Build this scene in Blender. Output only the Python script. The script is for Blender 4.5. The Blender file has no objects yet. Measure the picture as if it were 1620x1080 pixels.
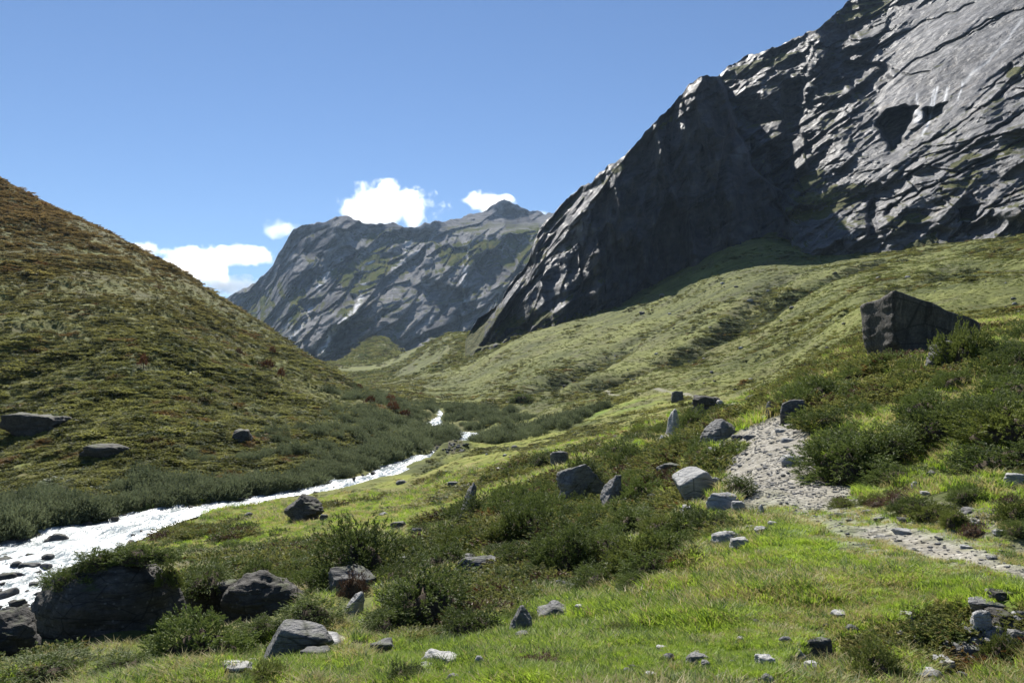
import bpy, math, random, os
import numpy as np
from mathutils import Vector, Matrix

SC = bpy.context.scene
COL = SC.collection
rng = np.random.default_rng(7)
random.seed(7)

# ------------------------------------------------------------------ camera, light, exposure
F = 1271.0            # focal length in photo pixels (1620 wide)
CX, HY = 810.0, 600.0  # image centre column, horizon row
cam_d = bpy.data.cameras.new('camera')
cam_d.sensor_width = 36.0
cam_d.lens = 36.0 * F / 1620.0
cam_d.shift_y = (HY - 540.0) / 1620.0
cam_d.clip_start = 0.2
cam_d.clip_end = 60000.0
cam = bpy.data.objects.new('camera', cam_d)
cam.rotation_euler = (math.radians(90), 0, 0)
COL.objects.link(cam)
SC.camera = cam

SUN_AZ = -14.0   # degrees to the left of the view axis
SUN_EL = 43.0
world = bpy.data.worlds.new('World')
SC.world = world
world.use_nodes = True
wn = world.node_tree
wn.nodes.clear()
w_out = wn.nodes.new('ShaderNodeOutputWorld')
w_bg = wn.nodes.new('ShaderNodeBackground')
w_sky = wn.nodes.new('ShaderNodeTexSky')
w_sky.sky_type = 'NISHITA'
w_sky.sun_disc = False
w_sky.sun_elevation = math.radians(SUN_EL)
w_sky.sun_rotation = math.radians(SUN_AZ)
w_sky.altitude = 2000
w_sky.air_density = 1.1
w_sky.dust_density = 0.0
w_sky.ozone_density = 3.0
w_bg.inputs['Strength'].default_value = 0.0555
w_tint = wn.nodes.new('ShaderNodeMix'); w_tint.data_type = 'RGBA'; w_tint.blend_type = 'MULTIPLY'; w_tint.inputs[0].default_value = 1.0
w_tint.inputs[7].default_value = (.86, .95, 1.07, 1)      # the clear blue of thin high air
wn.links.new(w_sky.outputs[0], w_tint.inputs[6])
wn.links.new(w_tint.outputs[2], w_bg.inputs['Color'])
wn.links.new(w_bg.outputs[0], w_out.inputs['Surface'])

sun_d = bpy.data.lights.new('sun', 'SUN')
sun_d.energy = 5.0
sun_d.angle = math.radians(0.53)
sun_d.color = (1.0, 0.955, 0.88)
sun = bpy.data.objects.new('sun', sun_d)
sdir = Vector((math.sin(math.radians(SUN_AZ)) * math.cos(math.radians(SUN_EL)),
               math.cos(math.radians(SUN_AZ)) * math.cos(math.radians(SUN_EL)),
               math.sin(math.radians(SUN_EL))))
sun.rotation_euler = (-sdir).to_track_quat('-Z', 'Y').to_euler()
sun.location = (0, 0, 50)
COL.objects.link(sun)
vs = SC.view_settings
vs.view_transform = 'Standard'
vs.look = 'None'
vs.exposure = 0.85
vs.gamma = 1.0
vs.use_curve_mapping = False
SC.render.engine = 'CYCLES'
SC.cycles.use_denoising = True
SC.cycles.use_adaptive_sampling = False
SC.cycles.max_bounces = 16
SC.cycles.diffuse_bounces = 3
SC.cycles.glossy_bounces = 2
SC.cycles.transmission_bounces = 5
SC.cycles.transparent_max_bounces = 8
SC.cycles.volume_bounces = 2

# ------------------------------------------------------------------ noise helpers (numpy)
def _h(ix, iy, iz, seed):
    n = (ix.astype(np.int64) * 374761393 + iy.astype(np.int64) * 668265263 + iz.astype(np.int64) * 2147483647 + seed * 1274126177) & 0xffffffff
    n = ((n ^ (n >> 13)) * 1274126177) & 0xffffffff
    n = ((n ^ (n >> 16)) * 2246822519) & 0xffffffff
    return ((n ^ (n >> 15)) & 0xffffff) / float(0x1000000)

def vnoise(x, y, z=None, seed=0):
    """smooth value noise, -1..1"""
    x = np.asarray(x, float); y = np.asarray(y, float)
    if z is None:
        x0 = np.floor(x); y0 = np.floor(y)
        fx = x - x0; fy = y - y0
        ux = fx*fx*fx*(fx*(fx*6-15)+10); uy = fy*fy*fy*(fy*(fy*6-15)+10)
        o = np.zeros_like(x0)
        a = _h(x0, y0, o, seed); b = _h(x0+1, y0, o, seed)
        c = _h(x0, y0+1, o, seed); d = _h(x0+1, y0+1, o, seed)
        return ((a*(1-ux)+b*ux)*(1-uy) + (c*(1-ux)+d*ux)*uy)*2-1
    z = np.asarray(z, float)
    x0 = np.floor(x); y0 = np.floor(y); z0 = np.floor(z)
    fx = x-x0; fy = y-y0; fz = z-z0
    ux = fx*fx*(3-2*fx); uy = fy*fy*(3-2*fy); uz = fz*fz*(3-2*fz)
    r = 0
    for k in (0, 1):
        wz = uz if k else 1-uz
        a = _h(x0, y0, z0+k, seed); b = _h(x0+1, y0, z0+k, seed)
        c = _h(x0, y0+1, z0+k, seed); d = _h(x0+1, y0+1, z0+k, seed)
        r = r + wz*((a*(1-ux)+b*ux)*(1-uy) + (c*(1-ux)+d*ux)*uy)
    return r*2-1

def fbm(x, y, z=None, seed=0, oct=4, gain=0.5, cell=None, L=1.0):
    """sum of octaves; first wavelength L; octaves finer than the mesh cell fade out"""
    t = 0.0; a = 1.0; f = 1.0 / L
    for k in range(oct):
        n = vnoise(x*f + 17.3*k, y*f - 9.1*k, None if z is None else z*f + 3.7*k, seed+k)
        if cell is not None:
            n = n * np.clip((1.0/f)/cell/2.5 - 0.8, 0, 1)
        t = t + a*n
        a *= gain; f *= 2.03
    return t

def sstep(a, b, x):
    t = np.clip((x-a)/(b-a), 0, 1)
    return t*t*(3-2*t)

def pchip(xs, ys, x):
    xs = np.asarray(xs, float); ys = np.asarray(ys, float)
    h = np.diff(xs); d = np.diff(ys, axis=0) / (h if ys.ndim == 1 else h[:, None])
    m = np.zeros_like(ys)
    if ys.ndim == 1: hh = h
    else: hh = h[:, None]
    w1 = 2*hh[1:]+hh[:-1]; w2 = hh[1:]+2*hh[:-1]
    with np.errstate(all='ignore'):
        inner = np.where(d[:-1]*d[1:] > 0, (w1+w2)/(w1/d[:-1]+w2/d[1:]), 0.0)
    m[1:-1] = np.nan_to_num(inner)
    m[0] = d[0]; m[-1] = d[-1]
    i = np.clip(np.searchsorted(xs, x)-1, 0, len(xs)-2)
    t = (x-xs[i])/h[i]
    if ys.ndim > 1: t = t[:, None]; H = h[i][:, None]
    else: H = h[i]
    t2 = t*t; t3 = t2*t
    return (2*t3-3*t2+1)*ys[i] + (t3-2*t2+t)*H*m[i] + (-2*t3+3*t2)*ys[i+1] + (t3-t2)*H*m[i+1]

def inpoly(x, y, poly):
    r = np.zeros(np.shape(x), bool)
    n = len(poly)
    for i in range(n):
        x1, y1 = poly[i]; x2, y2 = poly[(i+1) % n]
        if y1 == y2: continue
        c = ((y1 > y) != (y2 > y)) & (x < (x2-x1)*(y-y1)/(y2-y1)+x1)
        r ^= c
    return r

def dist_poly(x, y, pts):
    """distance to a polyline and the fraction index along it"""
    best = np.full(np.shape(x), 1e9); tt = np.zeros(np.shape(x))
    for i in range(len(pts)-1):
        ax, ay = pts[i][:2]; bx, by = pts[i+1][:2]
        dx, dy = bx-ax, by-ay
        t = np.clip(((x-ax)*dx+(y-ay)*dy)/(dx*dx+dy*dy+1e-12), 0, 1)
        d = np.hypot(x-ax-t*dx, y-ay-t*dy)
        m = d < best
        best = np.where(m, d, best); tt = np.where(m, i+t, tt)
    return best, tt

# ------------------------------------------------------------------ object helpers
def tag(o, label=None, cat=None, group=None, kind=None):
    if label: o['label'] = label
    if cat: o['category'] = cat
    if group: o['group'] = group
    if kind: o['kind'] = kind
    return o

def mesh_np(name, V, Fq, mat=None, smooth=True, attrs=None):
    """V (n,3); Fq (m,3) or (m,4) int array"""
    me = bpy.data.meshes.new(name)
    V = np.ascontiguousarray(V, dtype=np.float32); Fq = np.ascontiguousarray(Fq, dtype=np.int32)
    k = Fq.shape[1]
    me.vertices.add(len(V)); me.vertices.foreach_set('co', V.ravel())
    me.loops.add(Fq.size); me.loops.foreach_set('vertex_index', Fq.ravel())
    me.polygons.add(len(Fq))
    me.polygons.foreach_set('loop_start', np.arange(0, Fq.size, k, dtype=np.int32))
    me.polygons.foreach_set('use_smooth', np.full(len(Fq), smooth, dtype=bool))
    if attrs:
        for an, av in attrs.items():
            a = me.attributes.new(an, 'FLOAT', 'POINT')
            a.data.foreach_set('value', np.ascontiguousarray(av, dtype=np.float32))
    me.update(calc_edges=True)
    if mat: me.materials.append(mat)
    return me

def obj_of(name, me, parent=None, loc=(0, 0, 0), link=True):
    o = bpy.data.objects.new(name, me)
    o.location = loc
    if parent: o.parent = parent
    if link: COL.objects.link(o)
    return o

def grid_faces(nr, nc):
    i = np.arange(nr-1)[:, None]*nc + np.arange(nc-1)[None, :]
    return np.stack([i, i+1, i+nc+1, i+nc], -1).reshape(-1, 4)

# ------------------------------------------------------------------ material helper
class NT:
    def __init__(s, name, disp=False):
        s.m = bpy.data.materials.new(name); s.m.use_nodes = True
        s.t = s.m.node_tree; s.t.nodes.clear()
        s.out = s.t.nodes.new('ShaderNodeOutputMaterial')
        s.b = s.t.nodes.new('ShaderNodeBsdfPrincipled')
        s.t.links.new(s.b.outputs[0], s.out.inputs[0])
        s._pos = None
    def n(s, typ, **kw):
        x = s.t.nodes.new(typ)
        for k, v in kw.items(): setattr(x, k, v)
        return x
    def put(s, sock, v):
        if hasattr(v, 'is_linked') or isinstance(v, bpy.types.NodeSocket): s.t.links.new(v, sock)
        elif v is not None:
            if isinstance(v, (tuple, list)) and len(v) == 3 and sock.type == 'RGBA': v = (*v, 1)
            sock.default_value = v
    def pos(s):
        if s._pos is None: s._pos = s.n('ShaderNodeNewGeometry').outputs['Position']
        return s._pos
    def nrm(s): return s.n('ShaderNodeNewGeometry').outputs['Normal']
    def mapping(s, scale=(1, 1, 1), rot=(0, 0, 0), loc=(0, 0, 0), vec=None):
        x = s.n('ShaderNodeMapping'); s.put(x.inputs[0], vec if vec is not None else s.pos())
        x.inputs['Scale'].default_value = scale; x.inputs['Rotation'].default_value = rot; x.inputs['Location'].default_value = loc
        return x.outputs[0]
    def noise(s, scale, detail=5, rough=0.55, vec=None, dist=0.0, typ='FBM'):
        x = s.n('ShaderNodeTexNoise'); s.put(x.inputs['Vector'], vec if vec is not None else s.pos())
        x.inputs['Scale'].default_value = scale; x.inputs['Detail'].default_value = detail
        x.inputs['Roughness'].default_value = rough; x.inputs['Distortion'].default_value = dist
        return x.outputs['Fac']
    def voro(s, scale, vec=None, feature='F1', out='Distance', rand=1.0):
        x = s.n('ShaderNodeTexVoronoi', feature=feature); s.put(x.inputs['Vector'], vec if vec is not None else s.pos())
        x.inputs['Scale'].default_value = scale; x.inputs['Randomness'].default_value = rand
        return x.outputs[out]
    def ramp(s, v, stops, interp='LINEAR'):
        x = s.n('ShaderNodeValToRGB'); cr = x.color_ramp; cr.interpolation = interp
        while len(cr.elements) < len(stops): cr.elements.new(0.5)
        for e, (p, c) in zip(cr.elements, stops):
            e.position = p; e.color = (*c, 1) if isinstance(c, (tuple, list)) else (c, c, c, 1)
        s.put(x.inputs[0], v); return x.outputs[0]
    def rng(s, v, a, b, c=0.0, d=1.0):
        x = s.n('ShaderNodeMapRange'); x.interpolation_type = 'SMOOTHSTEP'
        s.put(x.inputs[0], v); x.inputs[1].default_value = a; x.inputs[2].default_value = b
        x.inputs[3].default_value = c; x.inputs[4].default_value = d
        return x.outputs[0]
    def mix(s, f, a, b, blend='MIX'):
        x = s.n('ShaderNodeMix', data_type='RGBA', blend_type=blend)
        s.put(x.inputs[0], f); s.put(x.inputs[6], a); s.put(x.inputs[7], b)
        return x.outputs[2]
    def math(s, op, a, b=None, c=None, clamp=False):
        x = s.n('ShaderNodeMath', operation=op, use_clamp=clamp)
        s.put(x.inputs[0], a)
        if b is not None: s.put(x.inputs[1], b)
        if c is not None: s.put(x.inputs[2], c)
        return x.outputs[0]
    def attr(s, name, out='Fac'):
        x = s.n('ShaderNodeAttribute'); x.attribute_name = name; return x.outputs[out]
    def bump(s, h, strength=0.5, dist=0.1, prev=None):
        x = s.n('ShaderNodeBump'); s.put(x.inputs['Height'], h)
        x.inputs['Strength'].default_value = strength; x.inputs['Distance'].default_value = dist
        if prev is not None: s.put(x.inputs['Normal'], prev)
        return x.outputs[0]
    def done(s, color=None, rough=0.9, spec=0.2, normal=None, sss=None):
        s.put(s.b.inputs['Base Color'], color); s.put(s.b.inputs['Roughness'], rough)
        s.put(s.b.inputs['Specular IOR Level'], spec)
        if normal is not None: s.put(s.b.inputs['Normal'], normal)
        return s.m
    def translucent(s, color, fac=0.3, rough=0.6, spec=0.25, normal=None):
        """thin leaf: principled mixed with a translucent shader"""
        s.put(s.b.inputs['Base Color'], color); s.put(s.b.inputs['Roughness'], rough)
        s.put(s.b.inputs['Specular IOR Level'], spec)
        t = s.n('ShaderNodeBsdfTranslucent'); s.put(t.inputs[0], color)
        mx = s.n('ShaderNodeMixShader'); mx.inputs[0].default_value = fac
        s.t.links.new(s.b.outputs[0], mx.inputs[1]); s.t.links.new(t.outputs[0], mx.inputs[2])
        s.t.links.new(mx.outputs[0], s.out.inputs[0])
        return s.m

# ------------------------------------------------------------------ the lie of the land
# for bearings (photo columns) the ground runs outward through (photo row, distance in metres)
ZR_Y = [0, 20, 40, 60, 80, 105, 121, 141, 172, 200, 260, 420, 900]
ZR_Z = [-12.8, -12.3, -11.95, -11.7, -11.45, -11.15, -10.75, -10.25, -10.1, -9.6, -9.1, -6.6, -3]
def zr(Y): return np.interp(Y, ZR_Y, ZR_Z)
def river_Y(py):
    Y = 60.0
    for _ in range(30): Y = float(zr(Y)) / ((HY-py)/F)
    return Y

COLS = {
 -700: [(1080,14),(1000,28),(930,48),(860,60),(780,75),(600,110),(300,180),(0,280),(-150,360),(-100,500),(100,900)],
 -300: [(1080,11),(1010,24),(960,36),(900,48),(865,58),(830,66),(750,85),(600,125),(400,190),(200,280),(60,350),(100,480),(300,800)],
 0:    [(1080,8),(1052,10.5),(1040,14),(1008,25),(985,36),(870,56),(850,60),(800,75),(750,90),(700,105),(600,140),(500,180),(400,230),(320,290),(283,330),(330,450),(450,700)],
 200:  [(1080,7.5),(1050,10),(1040,12.5),(1016,16),(985,20),(950,25.5),(885,42),(858,57),(818,69),(788,76),(740,88),(700,98),(600,135),(500,190),(420,260),(385,310),(430,450),(520,700)],
 400:  [(1080,7),(1030,10.8),(1000,14.5),(960,19.5),(900,29.5),(868,46),(840,55),(800,70),(785,76),(765,84),(740,92),(700,110),(650,140),(600,180),(550,230),(520,270),(503,300),(540,450),(600,700)],
 520:  [(1080,6.6),(1000,12),(900,26),(860,42),(820,57),(790,70),(770,80),(755,90),(735,97),(700,118),(650,165),(610,220),(580,262),(610,400),(612,620),(600,900),(575,1200),(585,1600),(600,2400)],
 600:  [(1080,6.2),(1000,11),(900,23),(850,39),(800,60),(770,78),(757,90),(740,100),(722,113),(700,127),(660,170),(626,238),(640,340),(614,560),(600,850),(570,1200),(531,1650),(600,2400)],
 660:  [(1080,6.0),(1000,10.5),(900,21.5),(850,34),(800,54),(770,70),(745,88),(735,100),(718,118),(700,140),(672,172),(657,195),(652,240),(630,350),(606,560),(584,740),(562,930),(550,1100),(575,1500),(600,2400)],
 720:  [(1080,5.8),(1000,10),(900,20),(850,31),(800,47),(760,64),(730,84),(712,105),(700,125),(688,150),(678,180),(662,225),(640,310),(610,480),(582,630),(552,760),(532,870),(524,960),(560,1300),(600,2000)],
 800:  [(1080,5.5),(1000,9),(900,17.5),(850,25.5),(800,37.5),(750,57),(715,84),(698,115),(682,150),(655,210),(620,300),(590,420),(565,520),(545,602),(528,900),(540,1600)],
 1000: [(1080,5),(1000,7.7),(900,13),(850,18),(800,26),(750,37.5),(700,58),(660,92),(640,130),(625,165),(600,245),(560,370),(515,490),(474,608),(440,850),(400,1500)],
 1200: [(1080,4.6),(1000,6.5),(900,9.2),(850,11.2),(800,14),(750,17.6),(700,22.3),(665,28),(645,38),(625,62),(600,115),(560,200),(500,330),(430,500),(378,622),(340,900),(300,1500)],
 1400: [(1080,4.5),(1000,5.9),(900,8.2),(850,9.9),(800,12.4),(770,14.6),(740,16.6),(700,18.5),(650,22),(600,30),(560,43),(520,80),(470,170),(430,330),(398,490),(375,800),(330,1500)],
 1620: [(1080,4.4),(1000,5.6),(930,6.7),(890,7.7),(862,8.6),(840,9.3),(790,10.6),(730,12.3),(660,15.5),(600,21),(550,32),(515,52),(480,95),(430,190),(372,410),(345,650),(300,1500)],
 1900: [(1080,4.3),(1000,5.2),(900,7),(845,8.6),(780,10.3),(700,13),(600,18),(540,27),(490,50),(440,100),(380,200),(320,320),(290,600),(260,1500)],
 2400: [(1080,4.2),(1000,5.1),(900,6.9),(820,8.6),(740,11),(600,16),(520,25),(460,45),(400,90),(340,160),(285,260),(260,600),(240,1500)],
}
col_px = np.array(sorted(COLS))
cols_fine = np.concatenate([np.arange(-700, -60, 9.0), np.arange(-60, 1680, 2.2), np.arange(1680, 2401, 9.0)])
lrows = np.concatenate([np.arange(math.log(1.6), math.log(4), .03), np.arange(math.log(4), math.log(60), .0085),
                        np.arange(math.log(60), math.log(720), .0115), np.arange(math.log(720), math.log(2600), .05)])
prof = []
for c in col_px:
    p = COLS[c]
    ly = [math.log(Y) for _, Y in p]; dz = [(HY-a)/F for a, _ in p]
    z0 = dz[0]*p[0][1]
    # towards the camera the ground stays near level
    ly = [math.log(1.5), math.log(2.5)] + ly
    za, zb = -1.62*0.8+z0*0.2, -1.62*0.65+z0*0.35
    dz = [za/1.5, zb/2.5] + dz
    # interpolate Z rather than the ratio close by; ratio further on
    v = pchip(ly, dz, np.clip(lrows, ly[0], ly[-1]))
    v = np.where(lrows > ly[-1], dz[-1], v)
    prof.append(v)
prof = np.array(prof)                       # (ncol, nrow)
DZ = pchip(col_px, prof, cols_fine).T      # (nrow, ncolf)
Yg = np.exp(lrows)[:, None]*np.ones(len(cols_fine))[None, :]
DX = ((cols_fine-CX)/F)[None, :]*np.ones(len(lrows))[:, None]
Xg = DX*Yg
# light smoothing across bearings
k = np.array([1, 2, 3, 4, 5, 4, 3, 2, 1.]); k /= k.sum()
for _ in range(3):
    P = np.pad(DZ, ((0, 0), (4, 4)), mode='edge')
    DZ = sum(k[i]*P[:, i:i+DZ.shape[1]] for i in range(9))
Zg = DZ*Yg
PXg = DX*F+CX
PYg = HY-DZ*F

# river banks in world coordinates, near to far
def at_river(px, py):
    Y = river_Y(py); return ((px-CX)/F*Y, Y)
left_b = [(-60, 4), (-52, 22), (-47, 38)] + [at_river(*p) for p in [(0,858),(100,836),(200,816),(300,801),(400,787),(500,769),(570,754),(604,738),(622,731)]]
right_b = [(-34, 2), (-27, 18), (-24, 31)] + [at_river(*p) for p in [(62,966),(130,908),(200,857),(270,830),(350,808),(470,785),(560,768),(620,754),(650,738)]]
up = [(662,725,111,3.5),(700,712,121,1.6),(738,700,131,2.5),(757,692,141,6),(745,687,149,4),(715,685,156,4),(696,680,165,5),(686,672,177,5.5),(689,663,196,2),(697,655,215,1.6),(690,645,250,1.5)]
upw = [((a-CX)/F*Y, Y, w) for a, b, Y, w in up]
for i, (x, y, w) in enumerate(upw):
    x2, y2, _ = upw[min(i+1, len(upw)-1)]; x1, y1, _ = upw[max(i-1, 0)]
    tx, ty = x2-x1, y2-y1; l = math.hypot(tx, ty); nx, ny = -ty/l, tx/l
    left_b.append((x+nx*w/2, y+ny*w/2)); right_b.append((x-nx*w/2, y-ny*w/2))
river_poly = left_b + right_b[::-1]

sub = Yg < 900
sub &= (Xg < 40)
xs, ys = Xg[sub], Yg[sub]
wx = xs + 0.9*fbm(xs, ys, seed=51, oct=3, L=7.0); wy = ys + 0.9*fbm(xs, ys, seed=57, oct=3, L=7.0)
ins = inpoly(wx, wy, river_poly)
dl, _ = dist_poly(wx, wy, left_b); dr, _ = dist_poly(wx, wy, right_b)
dd = np.where(ins, -np.minimum(dl, dr), np.minimum(dl, dr))
zz = zr(ys)
RD = np.full(Xg.shape, 1e3); RD[sub] = dd
LEFTSIDE = np.zeros(Xg.shape, bool); LEFTSIDE[sub] = dl < dr
# shape banks
zt = Zg[sub]
bankw = np.where(dl < dr, 9.0, 10.0)
w = 1-sstep(0.0, 1.0, dd/bankw)
bank = zz + np.where(dd < 0, -0.55 + 0.0*dd, 0.35*sstep(0, 1.2, dd) + 0.03*dd)
bank = np.where(dd < 0, zz-0.12-0.5*sstep(0, 1.5, -dd), bank)
Zg[sub] = zt*(1-w) + bank*w
Zg[sub] = np.where(dd > 0, np.maximum(Zg[sub], zz+0.1*sstep(0, .6, dd)+0.02), bank)

# ground lookup used while laying things out (base, before fine relief)
def at(px, py, Z=None):
    """ground point seen in the photo at (px,py): first crossing along that bearing"""
    Zs = Zg if Z is None else Z
    c = np.interp(px, cols_fine, np.arange(len(cols_fine))); i = int(c); i = min(i, len(cols_fine)-2); f = c-i
    z = Zs[:, i]*(1-f)+Zs[:, i+1]*f
    rowpy = HY - z/np.exp(lrows)*F
    k = np.argmax(rowpy <= py)
    if k == 0: k = 1
    a, b = rowpy[k-1], rowpy[k]
    t = 0 if a == b else min(1, max(0, (a-py)/(a-b)))
    Y = math.exp(lrows[k-1]*(1-t)+lrows[k]*t)
    return np.array([(px-CX)/F*Y, Y, z[k-1]*(1-t)+z[k]*t])

def zat(X, Y):
    X = np.asarray(X, float); Y = np.asarray(Y, float)
    px = X/np.maximum(Y, .01)*F+CX
    c = np.clip(np.interp(px, cols_fine, np.arange(len(cols_fine))), 0, len(cols_fine)-1.001)
    r = np.clip(np.interp(np.log(np.maximum(Y, .01)), lrows, np.arange(len(lrows))), 0, len(lrows)-1.001)
    i = r.astype(int); j = c.astype(int); fr = r-i; fc = c-j
    return (Zg[i, j]*(1-fr)*(1-fc)+Zg[i+1, j]*fr*(1-fc)+Zg[i, j+1]*(1-fr)*fc+Zg[i+1, j+1]*fr*fc)

# footpath
path_px = [(2100,925),(1800,915),(1620,903),(1500,868),(1400,838),(1330,808),(1275,775),(1240,745),(1222,715),(1215,690),(1205,672)]
path_w = [at(*p)[:2] for p in path_px]
path_far = [(1188,650),(1130,628),(1060,620),(1000,621),(950,619),(915,615),(895,611),(870,608)]
pf = [np.array(path_w[-1])] + [at(*p)[:2] for p in path_far]
sub = (Yg < 60) & (Xg > -5)
PD = np.full(Xg.shape, 1e3); PT = np.zeros(Xg.shape)
d_, t_ = dist_poly(Xg[sub], Yg[sub], path_w); PD[sub] = d_; PT[sub] = t_
PF = np.full(Xg.shape, 1e3); sub2 = (Yg > 20) & (Yg < 500) & (Xg > -5)
d_, t_ = dist_poly(Xg[sub2], Yg[sub2], pf); PF[sub2] = d_

# gullies down the right slope
gul1 = [at(*p)[:2] for p in [(1395,412),(1345,432),(1290,452),(1225,482),(1165,520),(1110,548),(1060,570),(1010,590),(960,606)]]
gul2 = [at(*p)[:2] for p in [(1255,420),(1225,450),(1190,487),(1140,520),(1080,552),(1000,585),(930,608),(880,625)]]
gul3 = [at(*p)[:2] for p in [(1130,455),(1080,490),(1020,530),(960,560),(900,590),(850,612)]]
gul4 = [at(*p)[:2] for p in [(1560,420),(1480,440),(1400,470),(1300,520),(1200,560)]]
sub3 = (Yg > 55) & (Yg < 700) & (Xg > -10)
GD = np.zeros(Xg.shape)
gacc = np.zeros(sub3.sum())
gx, gy = Xg[sub3], Yg[sub3]
wgx = gx+4*fbm(gx, gy, seed=80, oct=2, L=30); wgy = gy+6*fbm(gx, gy, seed=84, oct=2, L=30)
for g, dep, wid in ((gul1, 8.0, 9.0), (gul2, 9.0, 10.0), (gul3, 6.0, 9.0), (gul4, 5.0, 8.0)):
    d_, t_ = dist_poly(wgx, wgy, g)
    sc_ = np.clip(gy/250.0, 0.35, 1.1)
    e = np.exp(-(d_/(wid*sc_))**2)*dep*sc_*(1-.85*sstep(330, 480, gy))
    # a lip on the near-camera/right side
    gacc = np.maximum(gacc, e)
GD[sub3] = gacc
Zg -= GD

# ------------------------------------------------------------------ regions (photo outlines projected on the ground)
wpx = PXg + 10*fbm(Xg, Yg, seed=5, oct=3, L=3.0)*np.clip(30/Yg, .3, 2); wpy = PYg + 6*fbm(Xg, Yg, seed=9, oct=3, L=3.0)
def region(polys, soft=True):
    r = np.zeros(Xg.shape)
    for p in polys: r = np.maximum(r, inpoly(wpx, wpy, p).astype(float))
    return r
front = Yg < 400
LAWN = region([
  [(560,1085),(640,1040),(700,1010),(800,990),(850,935),(960,918),(1100,908),(1130,868),(1180,855),(1215,815),(1170,765),(1180,740),(1260,780),(1330,760),(1460,820),(1640,880),(1640,965),(1480,935),(1450,960),(1300,990),(1240,1040),(1240,1085)],
  [(170,1085),(200,1060),(420,1040),(560,1030),(570,1085)], [(900,1085),(900,1000),(1240,1000),(1240,1085)],
  [(858,668),(900,652),(1050,630),(1075,636),(960,658),(880,674)], [(1120,640),(1180,625),(1230,640),(1230,660),(1160,660)]]) * front
MEAD = region([
  [(205,868),(270,832),(420,795),(600,764),(655,742),(760,700),(870,650),(1050,620),(1180,622),(1180,650),(1060,650),(1000,690),(900,735),(850,765),(790,790),(720,830),(650,850),(560,860),(420,872),(250,884)],
  [(470,775),(560,735),(600,735),(560,765)], [(0,770),(0,745),(60,720),(90,730),(60,760)]]) * (Yg < 260)
def blur(a, n=2):
    for _ in range(n):
        P = np.pad(a, 1, mode='edge')
        a = (P[:-2, 1:-1]+P[2:, 1:-1]+P[1:-1, :-2]+P[1:-1, 2:]+2*a)/6
    return a
MEAD *= np.where(Yg > 60, sstep(-.45, -.05, fbm(Xg, Yg*.6, seed=17, oct=4, L=11.0, gain=.6)), 1)
LAWN *= np.where(Yg > 30, sstep(-.5, .1, fbm(Xg, Yg*.6, seed=18, oct=4, L=6.0, gain=.6)), 1)
LAWN = blur(LAWN, 6); MEAD = blur(MEAD, 3)
# gullied/steep side flags
LEFTHILL = LEFTSIDE & (RD > 0) & (Yg > 40)
LEFTHILL |= (PXg < 300) & (Yg > 75)
pnz = fbm(Xg, Yg, seed=31, oct=4, L=1.3)
PATHM = 1-sstep(.75, 1.2, PD + .4*pnz)
lowp = 1-sstep(4.6, 6.4, PT + .4*pnz)
thin = np.exp(-((PD + .12*pnz)/.5)**2)*1.0*sstep(-1.5, -.5, fbm(Xg, Yg, seed=35, oct=3, L=2.6))
PATHM = (PATHM*(1-lowp) + np.maximum(thin, .62*(1-sstep(.55, 1.15, PD + .35*pnz)))*lowp)*(Yg < 45)
PATHFAR = (1-sstep(.25, .8, PF+.3*fbm(Xg, Yg, seed=37, oct=2, L=6.0)))*(Yg >= 26)*.8

# low spurs that hide the river between its bends
def mound(px, Y, h, rx, ry):
    global Zg
    x0 = (px-CX)/F*Y
    Zg = Zg + h*np.exp(-((Xg-x0)/rx)**2-((Yg-Y)/ry)**2)*sstep(.3, 2.5, RD)
mound(706, 112, 1.9, 5, 5); mound(722, 120, 1.6, 4, 5); mound(700, 200, 2.2, 6, 14); mound(716, 168, 1.6, 4, 8); mound(680, 112, 1.0, 3, 4)
# fine relief
cell = np.maximum(Yg*2.2/F, Yg*.0085*0.6)
# across the slope hummocks: shrubby ground is rougher
rough = np.clip(1-LAWN*0.7-MEAD*0.75, .2, 1)*(1-PATHM*.8)
near = 1-sstep(25, 60, Yg)
hum = 0.22*fbm(Xg, Yg, seed=21, oct=5, L=2.6, gain=.55, cell=cell)*rough*near
hum += 0.05*fbm(Xg, Yg, seed=22, oct=4, L=.5, gain=.6, cell=cell)*near
mid = sstep(25, 60, Yg)
e = fbm(Xg*1.0, Yg*.55, seed=24, oct=5, L=14.0, gain=.62, cell=cell)
hum += mid*rough*(np.clip(Yg/110.0, .6, 2.4))*0.8*e
hm2 = 1-np.abs(vnoise(Xg/3.4, Yg/5.5, seed=41)+.5*vnoise(Xg/1.7, Yg/3.0, seed=42))
hum += sstep(45, 75, Yg)*rough*.55*np.clip(Yg/110, .7, 1.8)*(hm2-.6)*np.clip(5.0/cell-1.5, 0, 1)
# terracettes along the contour on the big slopes
zc = Zg + 1.2*fbm(Xg, Yg, seed=27, oct=3, L=18.0)
ter = np.abs(((zc/2.2) % 1.0)-.5)*2
hum += sstep(70, 160, Yg)*(1-MEAD)*0.18*(ter-.5)*np.clip(2.2/cell/6, 0, 1)
# broad undulation of the far slopes
hum += sstep(120, 400, Yg)*2.6*fbm(Xg, Yg*.5, seed=29, oct=3, L=75.0)
bankfade = sstep(-1.0, 5.0, RD)
hum *= np.where(RD < 30, bankfade, 1.0)
hum *= np.where((PXg > 700) & (Yg > 110), 1-.45*sstep(110, 200, Yg), 1.0)
hum *= np.where((PXg < 640) & (Yg > 150), 1-.6*sstep(170, 260, Yg), 1.0)
Zg = Zg + hum
Zg = np.where((RD > 0) & (RD < 40), np.maximum(Zg, zr(Yg)+0.08*sstep(0, 1, RD)), Zg)
# wheel ruts and a slightly dished path
Zg -= PATHM*0.05
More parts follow.
